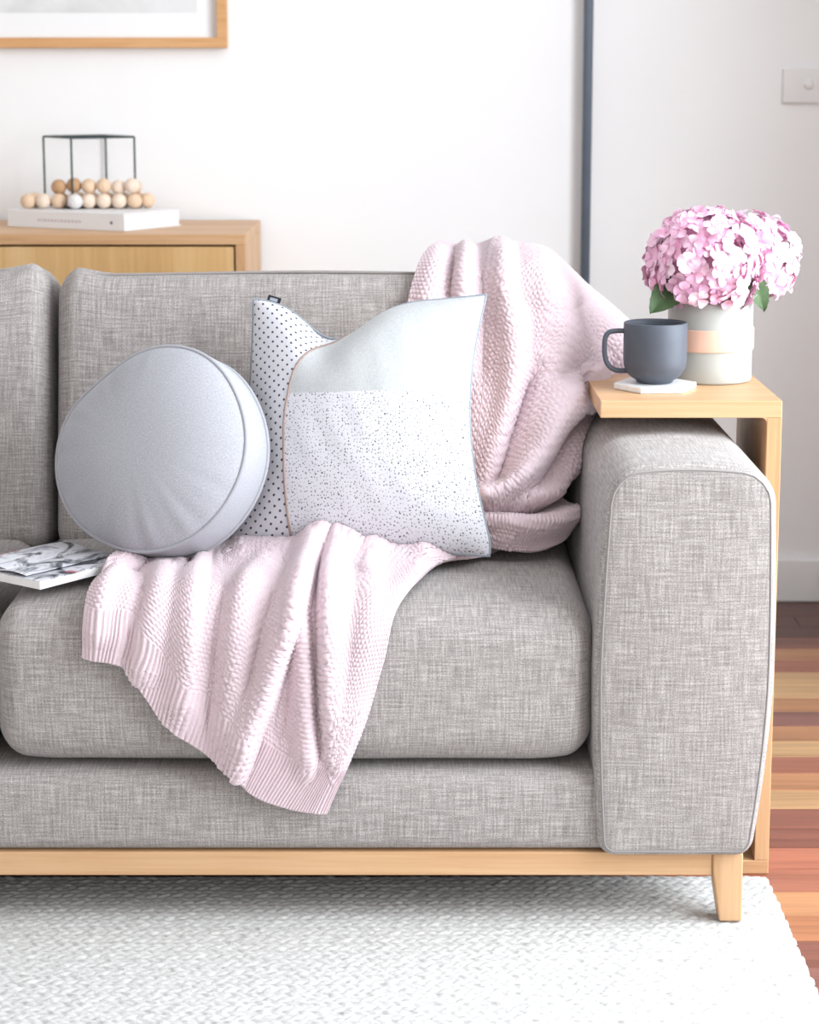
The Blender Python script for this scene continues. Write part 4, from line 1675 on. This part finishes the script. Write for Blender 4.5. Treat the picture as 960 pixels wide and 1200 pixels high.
# --- part over the sofa back, down into the corner and over the arm
rows = [
    [(520, 330, 3.40), (550, 332, 3.40), (586, 332, 3.40), (625, 335, 3.40), (652, 345, 3.40), (684, 372, 3.38), (725, 405, 3.36)],
    [(516, 300, 3.30), (549, 306, 3.30), (585, 301, 3.30), (626, 310, 3.30), (653, 325, 3.30), (690, 358, 3.30), (736, 398, 3.28)],
    [(510, 296, 3.20), (546, 301, 3.20), (585, 296, 3.20), (627, 304, 3.20), (655, 320, 3.20), (694, 353, 3.21), (742, 395, 3.22)],
    [(494, 312, 3.09), (535, 318, 3.075), (580, 320, 3.06), (625, 328, 3.055), (662, 345, 3.065), (702, 378, 3.15), (755, 415, 3.20)],
    [(482, 345, 3.045), (528, 350, 3.03), (575, 360, 3.02), (620, 368, 3.015), (665, 385, 3.04), (710, 410, 3.14), (762, 440, 3.18)],
    [(475, 380, 3.025), (520, 395, 3.01), (570, 405, 2.99), (615, 412, 2.99), (660, 425, 3.02), (705, 440, 3.16), (748, 457, 3.19)],
    [(474, 430, 3.0), (520, 440, 2.98), (568, 450, 2.96), (610, 455, 2.96), (648, 462, 2.98), (672, 471, 3.06), (686, 488, 3.11)],
    [(480, 500, 2.96), (520, 505, 2.945), (562, 510, 2.92), (598, 515, 2.92), (628, 520, 2.93), (648, 525, 2.955), (658, 530, 2.98)],
    [(490, 570, 2.93), (525, 572, 2.91), (560, 578, 2.885), (592, 585, 2.88), (620, 590, 2.885), (640, 595, 2.91), (653, 590, 2.95)],
    [(500, 625, 2.91), (530, 632, 2.875), (562, 640, 2.85), (595, 648, 2.84), (622, 650, 2.845), (641, 645, 2.86), (652, 628, 2.90)]]
C = np.array(rows, float)
Gp = upsample(C, N, N)
base = np.array([[P(x, y, Y=Y) for x, y, Y in r] for r in Gp])
nor = normals(base)
if (nor * np.array([0, -.8, .5])).sum(-1).mean() < 0:
    nor = -nor
RB = [
    ([(532, 312), (529, 335), (527, 362)], -.016, 7),
    ([(548, 298), (545, 325), (542, 360)], .010, 9),
    ([(515, 300), (508, 330), (500, 365)], .006, 12),
    ([(584, 293), (592, 340), (600, 400), (597, 470), (584, 540), (575, 585)], .014, 12),
    ([(566, 320), (568, 380), (566, 450)], -.006, 10),
    ([(622, 300), (640, 360), (650, 405), (632, 440)], .010, 18),
    ([(672, 350), (692, 385), (722, 420)], -.010, 12),
    ([(628, 432), (612, 472), (598, 510), (588, 545), (578, 580)], -.024, 10),
    ([(690, 442), (672, 450), (650, 468), (632, 500), (620, 535), (602, 570), (575, 590), (545, 594)], .034, 12),
    ([(690, 458), (664, 478), (645, 512), (634, 545), (618, 575)], -.010, 6),
    ([(690, 470), (675, 482), (658, 510), (648, 545), (630, 580), (600, 602)], .022, 10),
    ([(652, 560), (640, 590), (612, 606), (570, 606), (545, 604)], -.026, 8),
    ([(540, 612), (575, 614), (612, 624), (640, 618), (652, 600)], .026, 13),
    ([(560, 640), (585, 636), (600, 640)], .008, 8),
]
hgt = ridges(Gp[..., 0], Gp[..., 1], RB)
vis = np.clip((np.arange(N) / (N - 1) * 9 - 1.2) / .8, 0, 1)[:, None]
hgt = .009 + hgt * 1.4 * vis
base = base + nor * hgt[..., None]
base = clear_of(base.reshape(-1, 3), [tbl], gap=.014, reach=.08).reshape(base.shape)
Gs = upsample(base, 520, 400)
Vb, uvb = knit(Gs, .37, 0, np.array([0, -.8, .5]), p=.0068, amp=.0040, edges=(1, 1, 1, 0))
Vb = clear_of(Vb.reshape(-1, 3), [sofa, tbl], reach=.03)
mk('back_drape', Vb, grid_faces(520, 400)[:, ::-1], M['knit'], throw, uvb.reshape(-1, 2))
